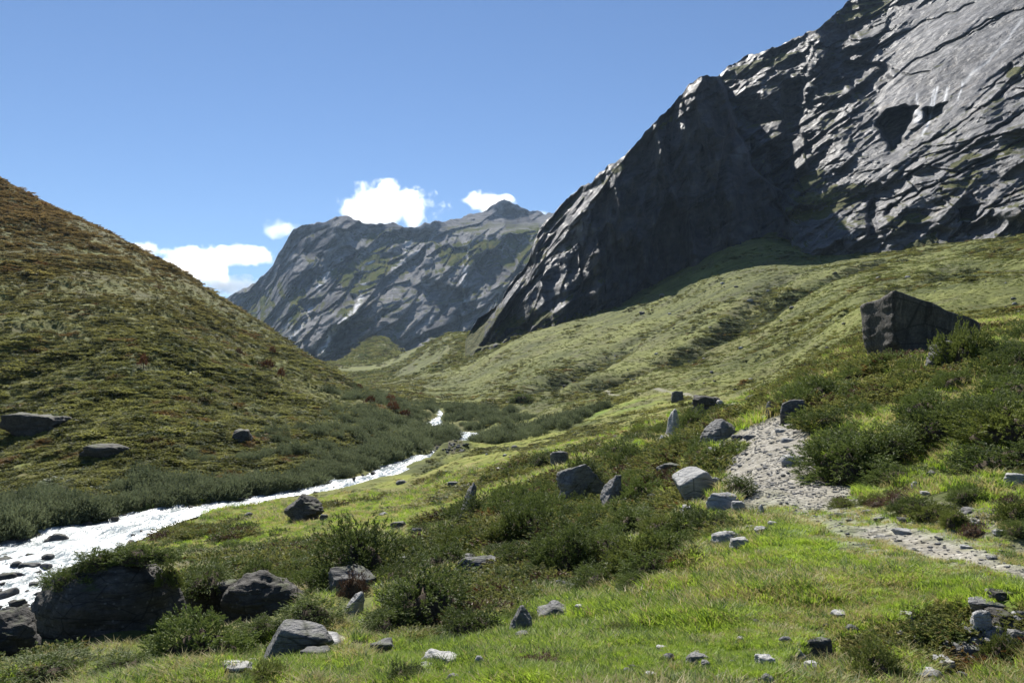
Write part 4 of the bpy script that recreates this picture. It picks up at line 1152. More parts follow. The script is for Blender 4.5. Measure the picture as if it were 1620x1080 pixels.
rock(1117, 1058, 16, 14, 'small grey stone touching the weathered foreground stone', 'block', G_)
rock(1171, 1013, 12, 8, 'tiny white stone alone in the bright foreground grass', 'round', P_)
rock(1030, 1076, 22, 14, 'pale stone at the lower edge of the foreground turf', 'block', P_)

for a in [(1100,772,30,14,'pale stone wedged under the upper edge of the smooth pale slab','slab'),(1128,770,26,16,'pale angular stone right of the smooth pale slab','block'),(1092,812,34,14,'low pale slab below the smooth pale slab','slab'),(1168,806,22,14,'pale stone between the broken pale rock and the path','block'),
          (1030,792,24,12,'pale stone in the heather left of the smooth pale slab','slab'),(1010,748,22,12,'small grey slab behind the pointed upright rock','slab'),(1188,842,20,12,'pale block just left of the pale oblong rock','block'),(800,744,30,5,'pale flat slab lying on the open pasture','slab'),
          (716,770,18,9,'grey stone on the pasture above the leaning pillar','block'),(636,765,20,6,'low grey slab on the river flat near the bend','slab'),(1052,700,20,12,'grey stone on the rise left of the pale wedge','block'),(985,830,30,14,'flat grey slab in the shrubs below the pointed upright rock','slab'),
          (870,862,26,12,'grey slab at the foot of the spreading juniper in the middle','slab'),(925,965,34,10,'pale slab flush with the turf right of the sloping rock','slab'),(668,1062,40,12,'pale cracked slab in the bank edge below the flat crumbling rock','slab'),(1210,1050,30,14,'pale stone in the turf left of the shaded hollow','block'),
          (1545,830,26,10,'pale slab on the bank above the lower path','slab'),(1580,846,18,9,'pale block near the right end of the bank','block')]:
    rock(*a[:4], a[4], a[5], P_ if 'pale' in a[4] else G_, depth=.8)

# loose stones of a kind: copies sharing a few meshes
SM = {}
for nm, mt in (('pale', P_), ('grey', G_), ('dark', D_), ('mid', M_)):
    SM[nm] = []
    for q in range(5):
        Pv, f_ = rock_arrays(300+q+len(SM)*10, ('block', 'slab', 'round', 'block', 'wedge')[q], 3)
        SM[nm].append(mesh_np('stone', Pv*np.array([.5, .42, .3]), f_, mt, True))
REFS = [(1458,530,'huge overhanging boulder'),(172,940,'big riverside boulder'),(415,950,'second bank boulder'),(924,765,'hollow tilted slab'),(1101,765,'smooth pale slab'),(1142,680,'pale wedge by the path'),
 (1254,650,'layered block by the path'),(823,985,'upright pointed stone'),(480,803,'meadow boulder'),(1153,850,'broad pale boulder'),(737,800,'leaning grey pillar'),(1574,960,'layered capstone'),(470,1015,'long leaning slab'),
 (912,930,'flat dark slab'),(1606,758,'squared bank block'),(758,900,'dark ridged slab'),(1292,1025,'shaded hollow'),(1255,728,'largest path slab'),(1246,697,'smaller path slab'),(1120,645,'dark craggy outcrop'),(885,727,'square dark block'),(672,940,'large round juniper'),
 (1432,841,'flat white verge stone'),(1527,866,'lower verge stone'),(758,1046,'round white stone'),(1047,1026,'white foreground stone'),(1103,1044,'grey weathered stone'),(1435,974,'white oblong stone'),(1071,628,'lone square boulder'),
 (90,857,'boulder in the river'),(1240,360,'shadow of the buttress'),(1191,630,'low dark stone at the path end'),(1463,781,'upright bank stone'),(1532,808,'low grey bank slab'),(1380,400,'lower cliff edge'),(300,812,'upper river run'),(560,765,'narrows of the river'),(30,900,'shingle bar'),(20,975,'near river shore'),(620,745,'river bend'),(700,700,'scree fan'),(640,895,'grey rock knob'),(560,880,'tall spreading juniper'),(968,780,'pointed rock by the tilted slab'),(1340,740,'broad path mound'),(1520,560,'bright green bush'),(1143,795,'pale broken rock'),(1000,480,'foot of the dark buttress')]
def auto(what, px, py, size, small, big, more=''):
    r_ = min(REFS, key=lambda q: (q[0]-px)**2+(1.6*(q[1]-py))**2)
    dx_, dy_ = px-r_[0], (py-r_[1])*1.6
    d_ = math.hypot(dx_, dy_)
    how = 'just ' if d_ < 55 else ('' if d_ < 120 else ('well ' if d_ < 210 else 'far '))
    side = ('right of' if dx_ > 0 else 'left of') if abs(dx_) > abs(dy_) else ('in front of' if dy_ > 0 else 'behind')
    sz = 'small' if size < small else ('large' if size > big else 'middling')
    return f"{sz} {what} {how}{side} the {r_[2]}{more}"
def pix(x, y, z=None):
    z = float(zat(x, y)) if z is None else z
    return x/y*F+CX, HY-z/y*F
def stone(x, y, s, mat, name, label, group, cat='stone', z=None, fl=1.0):
    if label.startswith('@'):
        _, w_, a_, b_ = label.split('@'); px_, py_ = pix(x, y, z)
        w_ = {'pale': 'pale', 'grey': 'grey', 'dark': 'dark', 'mid': 'brownish grey'}[mat]+' '+w_
        label = auto(w_, px_, py_, s, float(a_), float(b_))
    o = obj_of(name, random.choice(SM[mat])); zz = float(zat(x, y)) if z is None else z
    o.location = (x, y, zz+s*.10*fl); o.scale = (s*random.uniform(.8, 1.2), s*random.uniform(.7, 1.1), s*random.uniform(.6, 1.1)*fl)
    o.rotation_euler = (random.uniform(-.2, .2), random.uniform(-.2, .2), random.uniform(0, 6.28))
    tag(o, label, cat, group); return o
# gravel bar in the river
n = 0
while n < 60:
    px, py = random.uniform(-30, 95), random.uniform(872, 945)
    if not inpoly(np.array([px]), np.array([py]), [(-40,875),(60,876),(95,885),(60,912),(50,935),(20,945),(-40,948)])[0]: continue
    Y = river_Y(py); x = (px-CX)/F*Y; s = random.choice((.25, .35, .5, .7, 1.0))
    stone(x, Y, s, random.choice(('dark', 'mid', 'mid')), 'river_stone', '@shingle bar stone@.4@.8', 'stones of the shingle bar', z=float(zr(Y))+.02); n += 1
for i in range(34):
    px, py = random.uniform(-20, 45), random.uniform(945, 1000)
    Y = river_Y(py)*.97; x = (px-CX)/F*Y
    stone(x, Y, random.uniform(.3, 1.0), 'dark', 'river_stone', '@near shore stone@.5@.75', 'stones on the near river shore', z=float(zr(Y))+.05)
for i in range(45):
    k_ = random.uniform(2.5, 9.5); j = int(k_); f_ = k_-j
    side = random.random() < .55
    bk = left_b if side else right_b
    x = bk[j][0]*(1-f_)+bk[j+1][0]*f_; y = bk[j][1]*(1-f_)+bk[j+1][1]*f_
    x += random.uniform(-.5, 1.0)*(1 if side else -1)
    stone(x, y, random.uniform(.25, .7), 'dark', 'river_stone', '@water edge stone@.4@.55', 'stones along the water edge', z=float(zr(y))+.03)
# footpath stones
pw = np.array(path_w)
n = 0
while n < 150:
    k_ = random.uniform(3.5, len(pw)-1.01); j = int(k_); f_ = k_-j
    p = pw[j]*(1-f_)+pw[j+1]*f_ + np.array([random.gauss(0, .5), random.gauss(0, .5)])
    if p[1] < 8: continue
    s = random.choice((.03, .04, .05, .07, .1))*(1 if p[1] < 15 else 1.6)
    stone(p[0], p[1], s, random.choice(('grey', 'pale', 'pale')), 'path_stone', '@footpath stone@.06@.13', 'loose stones on the footpath', fl=.5); n += 1
RUB = [(1515,985),(1560,1000),(1625,950),(1630,1000),(1575,1030),(1550,1060),(1490,1085),(1430,1085),(1480,1045)]
n = 0
while n < 60:
    px, py = random.uniform(1430, 1630), random.uniform(950, 1085)
    if not inpoly(np.array([px]), np.array([py]), RUB)[0]: continue
    p = at(px, py); stone(p[0], p[1], random.choice((.05, .08, .12, .16)), random.choice(('pale', 'pale', 'grey')), 'rubble_stone', '@rubble stone of the ruined corner@.07@.13', 'rubble of the ruined stone corner'); n += 1
for i in range(30):
    px, py = random.uniform(640, 770), random.uniform(1035, 1082)
    p = at(px, py); stone(p[0], p[1], random.choice((.03, .05, .08)), random.choice(('pale', 'grey')), 'rubble_stone', '@rubble stone in the turf edge@.04@.07', 'rubble along the turf edge')
# scattered stones in the turf and over the slopes
for i in range(70):
    px, py = random.uniform(640, 1620), random.uniform(985, 1078)
    p = at(px, py); s = random.choice((.04, .06, .08, .11))
    stone(p[0], p[1], s, random.choice(('pale', 'grey', 'pale')), 'turf_stone', '@turf stone@.05@.1', 'pale stones in the foreground turf')
for i in range(70):
    px, py = random.uniform(1290, 1620), random.uniform(740, 900)
    if py > 800+(px-1330)*.32: py -= 70
    p = at(px, py); s = random.choice((.05, .07, .1, .16))
    stone(p[0], p[1], s, random.choice(('pale', 'grey')), 'bank_stone', '@bank stone@.08@.13', 'stones on the bank by the path', fl=.6)
for i in range(90):
    px, py = random.uniform(860, 1620), random.uniform(430, 625)
    p = at(px, py)
    if p[1] < 40: continue
    s = p[1]/F*random.choice((4, 5, 6, 8, 11))
    stone(p[0], p[1], s, random.choice(('mid', 'grey', 'pale', 'dark')), 'slope_boulder', '@slope boulder@1.0@2.0', 'boulders scattered below the cliff', 'boulder')
for i in range(45):
    px, py = random.uniform(640, 1040), random.uniform(690, 830)
    p = at(px, py); s = p[1]/F*random.choice((5, 6, 8, 12))
    stone(p[0], p[1], s, random.choice(('mid', 'grey', 'pale')), 'meadow_stone', '@pasture stone@.3@.6', 'stones in the rough pasture')
for i in range(60):
    px, py = random.uniform(680, 735), random.uniform(690, 716)
    p = at(px, py); s = p[1]/F*random.uniform(4, 8)
    stone(p[0], p[1], s, random.choice(('mid', 'grey')), 'scree_stone', '@scree stone beside the river bend@.5@.75', 'stones of the scree fan')

# ------------------------------------------------------------------ junipers and other shrubs you can pick out
bush(565, 925, 140, 118, 'tall spreading dark juniper left of the large round one')
bush(672, 1000, 200, 122, 'large round dark juniper in the middle of the foreground')
bush(618, 1010, 110, 60, 'low juniper skirt at the left foot of the large round juniper')
bush(760, 832, 82, 58, 'round juniper against the leaning grey pillar')
bush(667, 848, 46, 24, 'small round juniper at the edge of the meadow')
bush(320, 1048, 220, 86, 'sprawling feathery juniper in front of the dark bank boulders', depth=.7)
bush(490, 990, 98, 54, 'low dome of juniper right of the dark bank boulder')
bush(225, 884, 120, 30, 'juniper mat draped over the crown of the large bank boulder', Y=16.2, sink=.1, depth=.7)
bush(110, 925, 90, 30, 'juniper fringe on the left shoulder of the large bank boulder', Y=15.8, sink=.1, depth=.6)
bush(162, 893, 100, 30, 'olive juniper tuft hanging over the face of the large bank boulder', Y=16.0, sink=.1, depth=.6)
bush(268, 915, 60, 34, 'yellow tinged juniper hanging off the right side of the bank boulder', Y=15.9, sink=.3, kind=1, depth=.6)
bush(330, 915, 170, 44, 'dark juniper mat bridging the bank boulders', Y=18.9, sink=.4, depth=.45)
bush(415, 912, 110, 40, 'juniper mat over the second bank boulder', Y=18.8, sink=.3, depth=.5)
bush(900, 905, 128, 92, 'tall dark juniper in the middle thicket')
bush(1000, 850, 110, 56, 'broad juniper behind the tall dark one in the middle thicket')
bush(1040, 916, 130, 50, 'low olive juniper at the edge of the bright grass')
bush(920, 768, 72, 56, 'juniper growing over the hollow tilted slab', Y=float(at(924, 795)[1])+1.2, sink=.1)
bush(862, 738, 52, 26, 'dark low juniper beside the square dark block')
bush(845, 822, 110, 46, 'spreading juniper left of the hollow tilted slab')
bush(752, 1014, 124, 58, 'low juniper in front of the large round juniper')
bush(1098, 690, 66, 52, 'juniper growing on the outcrop left of the footpath')
bush(1090, 722, 70, 34, 'juniper between the thin upright slab and the pale wedge')
bush(1170, 790, 60, 46, 'juniper at the path edge beside the pale smooth slab')
bush(1132, 850, 90, 50, 'juniper clump above the broad pale boulder')
bush(960, 930, 120, 46, 'low juniper behind the flat dark slab')
bush(820, 930, 90, 34, 'low juniper beside the dark ridged slab')
bush(700, 900, 130, 46, 'juniper ridge behind the large round juniper')
bush(1522, 592, 100, 84, 'bright green rounded bush in front of the huge dark boulder', 'bright_bush', 1)
bush(1340, 765, 150, 88, 'broad juniper mound at the right edge of the stony footpath')
bush(1405, 735, 130, 70, 'juniper mound with red tinged shoots above the broad path mound')
bush(1238, 650, 50, 26, 'dark reddish heather on the layered block by the path', 'heather_bush', 2)
bush(1300, 640, 120, 46, 'dark juniper spilling behind the layered block by the path')
bush(1500, 700, 160, 70, 'rounded juniper mound halfway up the right bank')
bush(1590, 690, 120, 80, 'dense juniper at the top of the right bank')
bush(1385, 1082, 130, 66, 'leafy low bush on the bank below the white oblong stone', 'leafy_bush', 1)
bush(1585, 1056, 70, 60, 'small green bush growing in the ruined stone corner', 'leafy_bush', 1)
bush(1515, 985, 50, 36, 'small bright shrub left of the layered capstone', 'leafy_bush', 1)
bush(80, 1078, 170, 42, 'low juniper along the bank in the near corner of the turf')
bush(200, 1068, 120, 36, 'feathery juniper sprays below the large bank boulder')
bush(415, 1082, 70, 36, 'sparse leafy shrub in the turf below the white flat rock', 'leafy_bush', 1)
bush(975, 1010, 70, 24, 'low tussocky shrub beside the sloping half buried rock', 'leafy_bush', 1)
bush(850, 1060, 100, 30, 'heathery clump on the foreground turf edge', 'heather_bush', 2)
bush(1060, 770, 70, 34, 'brown heather around the grey block above the pale slab', 'heather_bush', 2)
bush(1050, 846, 90, 34, 'golden tinged low shrub left of the pale broken rock', 'leafy_bush', 1)
bush(560, 945, 60, 50, 'brownish juniper skirt under the tall spreading juniper', 'heather_bush', 2)
bush(640, 965, 84, 44, 'dark juniper hugging the left side of the large round juniper')
bush(1062, 885, 104, 48, 'round dark juniper between the middle thicket and the broad pale boulder')
bush(905, 838, 70, 40, 'small domed juniper in front of the hollow tilted slab')
bush(415, 1008, 84, 34, 'low juniper growing against the foot of the second bank boulder')
bush(262, 1012, 70, 34, 'low juniper at the foot of the largest bank boulder')
bush(820, 985, 60, 26, 'small dark juniper just behind the upright pointed stone')
bush(1010, 935, 80, 32, 'low juniper clump at the upper rim of the bright grass')
bush(1240, 1075, 80, 34, 'low bush in the turf below the shaded hollow')
bush(640, 1078, 80, 30, 'low bush at the foreground turf edge left of the crumbling rock')
bush(825, 600+35, 40, 14, 'small dark juniper on the far valley slope')

# thickets made of many junipers
def thicket(poly, n, sz, label, group, hr=(.38, .6), rmin=.42, kinds=(0, 0, 0, 0, 1), name='juniper_bush', ymax=60):
    pts = []; tries = 0
    xs_, ys_ = [p[0] for p in poly], [p[1] for p in poly]
    while len(pts) < n and tries < n*60:
        tries += 1
        px, py = random.uniform(min(xs_), max(xs_)), random.uniform(min(ys_), max(ys_))
        if not inpoly(np.array([px]), np.array([py]), poly)[0]: continue
        p = at(px, py)
        if p[1] > ymax: continue
        W = random.uniform(*sz)
        wq = W*F/p[1]
        if any(abs(px-q[0]) < q[3]*.75+wq*.42 and py > q[1]+2 and py-wq*.34 < q[2]-3 and p[1] < q[4]+.2 for q in PROT): continue
        if any((p[0]-a)**2+(p[1]-b)**2 < (rmin*(W+c)/1.0)**2 for a, b, c in pts): continue
        pts.append((p[0], p[1], W))
        wp = W*F/p[1]
        kd = random.choice(kinds); hh = random.uniform(*hr)
        e = bush(px, py, wp, wp*.3, auto((('flat ', 'domed ')[int(hh > (hr[0]+hr[1])/2)]) + ('dark green ', 'bright green ', 'brownish ')[kd]+label, px, py, W, sz[0]*.65+sz[1]*.35, sz[0]*.35+sz[1]*.65), name, kd, group=group)
        H = W*hh
        for c_ in e.children:
            c_.scale = (c_.scale[0], c_.scale[1], H)
            if c_.data.vertices and c_.name.startswith('foliage') and kd == 0: c_.data = random.choice(JUN)
        e.location.z = float(zat(e.location.x, e.location.y))-.08*H
    return pts
thicket([(1290,760),(1300,700),(1260,645),(1290,600),(1380,580),(1470,592),(1560,575),(1640,545),(1660,760),(1560,735),(1440,760),(1350,770)], 85, (1.1, 2.4),
        'juniper', 'junipers of the right bank thicket', (.25, .42))
thicket([(830,925),(810,860),(800,800),(860,780),(900,800),(960,715),(1040,705),(1060,730),(1055,790),(1090,800),(1120,820),(1110,905),(960,915)], 38, (1.2, 2.8),
        'juniper', 'junipers of the middle thicket', (.34, .56))
thicket([(640,905),(640,860),(700,835),(800,790),(830,870),(810,925),(760,900),(700,890)], 16, (1.2, 2.6),
        'juniper', 'junipers on the shelf above the meadow', (.28, .45))
thicket([(430,900),(500,880),(600,880),(640,905),(560,1000),(440,990)], 12, (.9, 1.8),
        'juniper', 'junipers in the foreground hollow', (.3, .5))
thicket([(960,700),(1000,650),(1090,660),(1160,730),(1130,735),(1040,700)], 16, (1.4, 3.0),
        'juniper', 'junipers on the rise by the upper path', (.25, .4))
thicket([(1300,800),(1440,790),(1640,800),(1640,850),(1560,860),(1440,815)], 16, (.35, .8),
        'low shrub', 'low shrubs above the lower footpath', (.3, .5), kinds=(0, 1, 2), name='low_shrub')
thicket([(240,600+280),(420,600+272),(560,600+262),(640,855),(640,870),(420,890)], 12, (1.2, 2.6),
        'juniper', 'junipers edging the riverside meadow', (.25, .4))
# rusty rowans on the left hillside
def small_tree(px, py, w, h, label, group=None):
    p = at(px, py); e = bpy.data.objects.new('rowan_tree', None); COL.objects.link(e); e.location = (p[0], p[1], p[2]-.1)
    W = w/F*p[1]; H = h/F*p[1]
    f = obj_of('crown', RUST[random.randrange(2)], e, (0, 0, H*.3)); f.scale = (W/2, W/2, H*.75)
    t = obj_of('trunk', TRUNK, e); t.scale = (H*.5, H*.5, H*.55)
    tag(e, label, 'tree', group); return e
RUST = [bush_mesh('crown', M_RUST, seed=s, nspray=160, per=4, lob=.4, up=.6, leafl=.16, leafw=.07) for s in (31, 32)]
a_ = np.linspace(0, 2*np.pi, 7)[:-1]
tv = [(math.cos(t)*r_, math.sin(t)*r_, z_) for z_, r_ in ((-.2, .07), (.5, .05), (1, .03)) for t in a_]
TRUNK = mesh_np('trunk', np.array(tv), np.array([(i*6+j, i*6+(j+1) % 6, (i+1)*6+(j+1) % 6, (i+1)*6+j) for i in range(2) for j in range(6)]), M_TWIG, True)
for px, py, w, h, lb in [(227,583,14,22,'lone rusty red rowan midway up the left hillside'),(377,562,12,12,'small rusty rowan below the skyline of the left hillside'),(431,561,13,13,'rusty rowan near the crest of the left hillside'),(424,585,22,16,'broad rust coloured rowan above the paired reddish ones'),
    (445,600,14,18,'reddish rowan beside the broad rust coloured one'),(586,640,18,14,'rusty rowan low on the spur above the river bend'),(617,636,16,12,'rust red rowan highest on the tip of the spur'),(620,652,20,18,'bushy rust red rowan lowest on the tip of the spur'),(568,616,10,9,'small brown rowan on the crest of the spur'),(640,660,22,12,'brownish rowan at the foot of the spur')]:
    small_tree(px, py, w, h, lb)
# ------------------------------------------------------------------ what nobody could count: grass, heath, shrubs far off
def scatter(name, protos, P, rotz, scl, idx, label, tilt=None):
    n = len(P)
    me = bpy.data.meshes.new(name); me.vertices.add(n); me.vertices.foreach_set('co', np.ascontiguousarray(P, np.float32).ravel())
    R = np.zeros((n, 3), np.float32); R[:, 2] = rotz
    if tilt is not None: R[:, :2] = tilt
    a = me.attributes.new('rot', 'FLOAT_VECTOR', 'POINT'); a.data.foreach_set('vector', R.ravel())
    a = me.attributes.new('scl', 'FLOAT_VECTOR', 'POINT'); a.data.foreach_set('vector', np.ascontiguousarray(scl, np.float32).ravel())
    a = me.attributes.new('idx', 'INT', 'POINT'); a.data.foreach_set('value', np.ascontiguousarray(idx, np.int32))
    me.update()
    o = obj_of(name, me)
    ng = bpy.data.node_groups.new(name, 'GeometryNodeTree')
    ng.interface.new_socket('Geometry', in_out='INPUT', socket_type='NodeSocketGeometry')
    ng.interface.new_socket('Geometry', in_out='OUTPUT', socket_type='NodeSocketGeometry')
    gi = ng.nodes.new('NodeGroupInput'); go = ng.nodes.new('NodeGroupOutput')
    ip = ng.nodes.new('GeometryNodeInstanceOnPoints'); jn = ng.nodes.new('GeometryNodeJoinGeometry')
    m2p = ng.nodes.new('GeometryNodeMeshToPoints')
    ng.links.new(gi.outputs[0], m2p.inputs[0]); ng.links.new(m2p.outputs[0], ip.inputs['Points'])
    for me_ in reversed(protos):
        po = bpy.data.objects.new(me_.name+'_source', me_)
        oi = ng.nodes.new('GeometryNodeObjectInfo'); oi.inputs['Object'].default_value = po; oi.inputs['As Instance'].default_value = True
        ng.links.new(oi.outputs['Geometry'], jn.inputs[0])
    ng.links.new(jn.outputs[0], ip.inputs['Instance']); ip.inputs['Pick Instance'].default_value = True
    def na(nm, t):
        x = ng.nodes.new('GeometryNodeInputNamedAttribute'); x.data_type = t; x.inputs[0].default_value = nm; return x.outputs[0]
    ng.links.new(na('idx', 'INT'), ip.inputs['Instance Index'])
    er = ng.nodes.new('FunctionNodeEulerToRotation'); ng.links.new(na('rot', 'FLOAT_VECTOR'), er.inputs[0]); ng.links.new(er.outputs[0], ip.inputs['Rotation'])
    ng.links.new(na('scl', 'FLOAT_VECTOR'), ip.inputs['Scale'])
    ng.links.new(ip.outputs[0], go.inputs[0])
    md = o.modifiers.new('scatter', 'NODES'); md.node_group = ng
    tag(o, label, kind='stuff'); return o

def tuft_mesh(name, mat, seed, n, h, rad, w, lean=.5, segs=2):
    r = np.random.default_rng(seed); V = []; Fc = []; tip = []
    for i in range(n):
        th = r.uniform(0, 6.283); rr_ = rad*math.sqrt(r.uniform()); b = np.array([math.cos(th)*rr_, math.sin(th)*rr_, -.01])
        th2 = th+r.normal()*.8; out = np.array([math.cos(th2), math.sin(th2), 0])*lean*r.uniform(.3, 1.2)
        sd = np.array([-math.sin(th2), math.cos(th2), 0]); sd = sd*math.cos(r.uniform(0, 3))+out*.5; sd /= np.linalg.norm(sd)+1e-6
        H = h*r.uniform(.55, 1.15); k0 = len(V)
        for k in range(segs):
            f = k/segs; c = b+out*H*f*f+np.array([0, 0, H*f]); V += [c-sd*w/2*(1-f*.5), c+sd*w/2*(1-f*.5)]; tip += [f, f]
        V.append(b+out*H+np.array([0, 0, H*(1-.25*lean)])); tip.append(1)
        for k in range(segs-1): Fc += [(k0+2*k, k0+2*k+1, k0+2*k+3), (k0+2*k, k0+2*k+3, k0+2*k+2)]
        Fc.append((k0+2*segs-2, k0+2*segs-1, k0+2*segs))
    return mesh_np(name, np.array(V), np.array(Fc), mat, False, dict(tip=tip))

def gsample(arr, c, r):
    i = r.astype(int); j = c.astype(int)
    return arr[np.clip(i, 0, arr.shape[0]-1), np.clip(j, 0, arr.shape[1]-1)]
def clear(X, Y, Z, hgt=.25):
    """False where a plant would stand in front of one of the picked-out stones"""
    px = X/Y*F+CX; py = HY-Z/Y*F; hp = hgt*F/Y; ok = np.ones(len(X), bool)
    for q in PROT:
        ok &= ~((np.abs(px-q[0]) < q[3]*.85) & (py > q[1]) & (py-hp*.5 < q[2]) & (Y < q[4]))
    ok &= ~inpoly(px, py-hp*.3, RUB)
    ok &= ((X+7.8)**2+((Y-15.0))**2 > 2.3**2) & ((X+5.6)**2+(Y-17.5)**2 > 1.6**2)
    return ok
def fan(n, px0, px1, y0, y1, seed):
    r = np.random.default_rng(seed)
    px = r.uniform(px0, px1, n); Y = np.exp(r.uniform(math.log(y0), math.log(y1), n)); X = (px-CX)/F*Y
    c = np.interp(px, cols_fine, np.arange(len(cols_fine))); rr_ = np.interp(np.log(Y), lrows, np.arange(len(lrows)))
    return r, X, Y, zat(X, Y), c, rr_

# turf
r, X, Y, Z, c, rr_ = fan(158000, -200, 2120, 3.6, 42, 201)
lawn = gsample(LAWN, c, rr_); mead = gsample(MEAD, c, rr_); pth = gsample(PATHM, c, rr_); rd = gsample(RD, c, rr_)
pn = fbm(X, Y, seed=205, oct=3, L=1.2)
keep = (lawn > .35) & (pth < .3+.2*pn) & (rd > 1)
keep |= (pth >= .25) & (pth < .75) & (pn > -.1) & (r.uniform(size=len(X)) < .5) & (Y < 32)
GRT = [tuft_mesh('grass_tuft', M_GR, s, 34, .085, .10, .0075, .7) for s in (1, 2, 3)] + [tuft_mesh('grass_tuft', M_DRY, 4, 24, .10, .09, .006, .9), tuft_mesh('grass_tuft', M_DGR, 5, 40, .12, .09, .008, .6)]
keep &= clear(X, Y, Z, .05)
k = keep; m = k.sum()
q = r.uniform(size=m); dry = sstep(.1, .7, fbm(X[k], Y[k], seed=207, oct=3, L=2.5))
idx = np.where((q < .10+.35*dry) | ((pth[k] > .25) & (q < .6)), 3, np.where(q > .93, 4, r.integers(0, 3, m)))
s = r.uniform(.5, 1.05, m)*np.clip(Y[k]/7, .8, 2.4)*(1+.35*fbm(X[k], Y[k], seed=209, oct=2, L=1.6))
s *= np.where(pth[k] > .2, .55, 1)
scatter('grass', GRT, np.stack([X[k], Y[k], Z[k]], -1), r.uniform(0, 6.28, m), np.stack([s*1.2, s*1.2, s], -1), idx, 'short bright green turf along the footpath and foreground')

# rough grass between shrubs, dry tussocks
r, X, Y, Z, c, rr_ = fan(148000, -250, 2120, 3.8, 75, 211)
lawn = gsample(LAWN, c, rr_); mead = gsample(MEAD, c, rr_); pth = gsample(PATHM, c, rr_); rd = gsample(RD, c, rr_)
nn = fbm(X, Y, seed=213, oct=3, L=2.2)
keep = (lawn < .6) & (pth < .2) & (rd > .8) & ((nn > -.75) | (mead > .4) | (Y < 7)) & (r.uniform(size=len(X)) < .75)
RGT = [tuft_mesh('rough_grass_tuft', M_DRY, 14, 30, .17, .10, .008, .8), tuft_mesh('rough_grass_tuft', M_DGR, 15, 34, .15, .10, .009, .7), tuft_mesh('rough_grass_tuft', M_GR, 16, 34, .13, .10, .009, .7)]
keep &= clear(X, Y, Z, .2)
k = keep; m = k.sum(); q = r.uniform(size=m)
idx = np.where(q < .30, 0, np.where(q < .45, 1, 2))
s = r.uniform(.5, 1.2, m)*np.clip(Y[k]/11, .75, 3.2); s *= np.where(mead[k] > .4, .6, 1)
scatter('rough_grass', RGT, np.stack([X[k], Y[k], Z[k]], -1), r.uniform(0, 6.28, m), np.stack([s*1.2, s*1.2, s], -1), idx, 'rough tufted grass between the shrubs and over the pasture')

# heath and bilberry cover
HC = [bush_mesh('heath_clump', M_HEA, seed=s, nspray=110, per=3, lob=.35, up=.3, leafl=.13, leafw=.075, spr=.22) for s in (41, 42, 43)] + [bush_mesh('heath_clump', M_HEATHER, seed=44, nspray=110, per=3, lob=.3, up=.6, leafl=.13, leafw=.06, spr=.24), bush_mesh('heath_clump', M_JUN, seed=45, nspray=130, per=3, lob=.35, up=.2, leafl=.12, leafw=.07, spr=.2)]
r, X, Y, Z, c, rr_ = fan(70000, -300, 2150, 4.5, 75, 221)
lawn = gsample(LAWN, c, rr_); mead = gsample(MEAD, c, rr_); pth = gsample(PATHM, c, rr_); rd = gsample(RD, c, rr_)
nn = fbm(X, Y, seed=223, oct=3, L=4.0)
keep = (lawn < .3) & (pth < .08) & (rd > 1.5) & (nn > .30) & ((mead < .3) | (nn > .62))
keep &= clear(X, Y, Z, .4)
k = keep; m = k.sum(); q = r.uniform(size=m)
hn = fbm(X[k], Y[k], seed=227, oct=2, L=5.0)
idx = np.where(q < .74, r.integers(0, 3, m), np.where((q < .79) | (hn > 1.0), 3, 4))
s = r.uniform(.12, .34, m)*np.clip(Y[k]/12, .6, 2.6)
scatter('heath_cover', HC, np.stack([X[k], Y[k], Z[k]-.03], -1), r.uniform(0, 6.28, m), np.stack([s*1.3, s*1.3, s*.75], -1), idx, 'olive and russet bilberry and heather ground cover')

# shrubs over the hillsides
M_FARG = mat_leaf('hillside_grass', (.105,.135,.032), (.235,.26,.07), None, .45, far=True, autumn=(.30,.23,.09))
FC = [bush_mesh('hillside_shrub', M_FAR, seed=s, nspray=60, per=2, lob=.35, up=.4, leafl=.34, leafw=.20, spr=.3) for s in (51, 52, 53)] + [bush_mesh('hillside_shrub', M_WIL, seed=54, nspray=60, per=2, lob=.35, up=.6, leafl=.34, leafw=.18, spr=.3), bush_mesh('hillside_tussock', M_FARG, seed=55, nspray=40, per=2, lob=.3, up=.8, leafl=.42, leafw=.14, spr=.3)]
r, X, Y, Z, c, rr_ = fan(355000, -380, 2060, 50, 640, 231)
mead = gsample(MEAD, c, rr_); rd = gsample(RD, c, rr_); lh = gsample(LEFTHILL, c, rr_); pfar = gsample(PATHFAR, c, rr_); lw = gsample(LAWN, c, rr_)
n1 = fbm(X, Y*.8, seed=233, oct=4, L=22.0, gain=.6); n2 = fbm(X, Y, seed=237, oct=3, L=70.0)
dens = np.where(lh, sstep(-.75, .55, n1+.25*n2), sstep(-.35, .8, n1+.5*n2)*.75)
dens0 = dens*np.where(lh, 1, np.where(Y > 130, .6, .85))
gd = gsample(GD, c, rr_); dens0 = np.maximum(dens0, .95*np.clip((gd-1.0)/2.5, 0, 1)*(Y > 60))
dens = np.maximum(dens0, np.where(lh, .75, .45))
keep = (r.uniform(size=len(X)) < dens) & (rd > 3) & ((mead < .3) | (n1 > .45) | (r.uniform(size=len(X)) < .45)) & ((lw < .3) | (r.uniform(size=len(X)) < .4)) & (pfar < .1)
keep &= ~((Y > 400) & (X < -150))
k = keep; m = k.sum(); q = r.uniform(size=m)
idx = np.where(q < .08, 3, r.integers(0, 3, m))
gr = (r.uniform(size=m)*dens[k] > dens0[k]*1.0) | (lw[k] > .25) | ((mead[k] > .3) & (n1[k] < .45))
idx = np.where((gd[k] > 1.6) & (q < .6), 3, idx)
gr &= ~(lh[k] & (r.uniform(size=m) < .5))
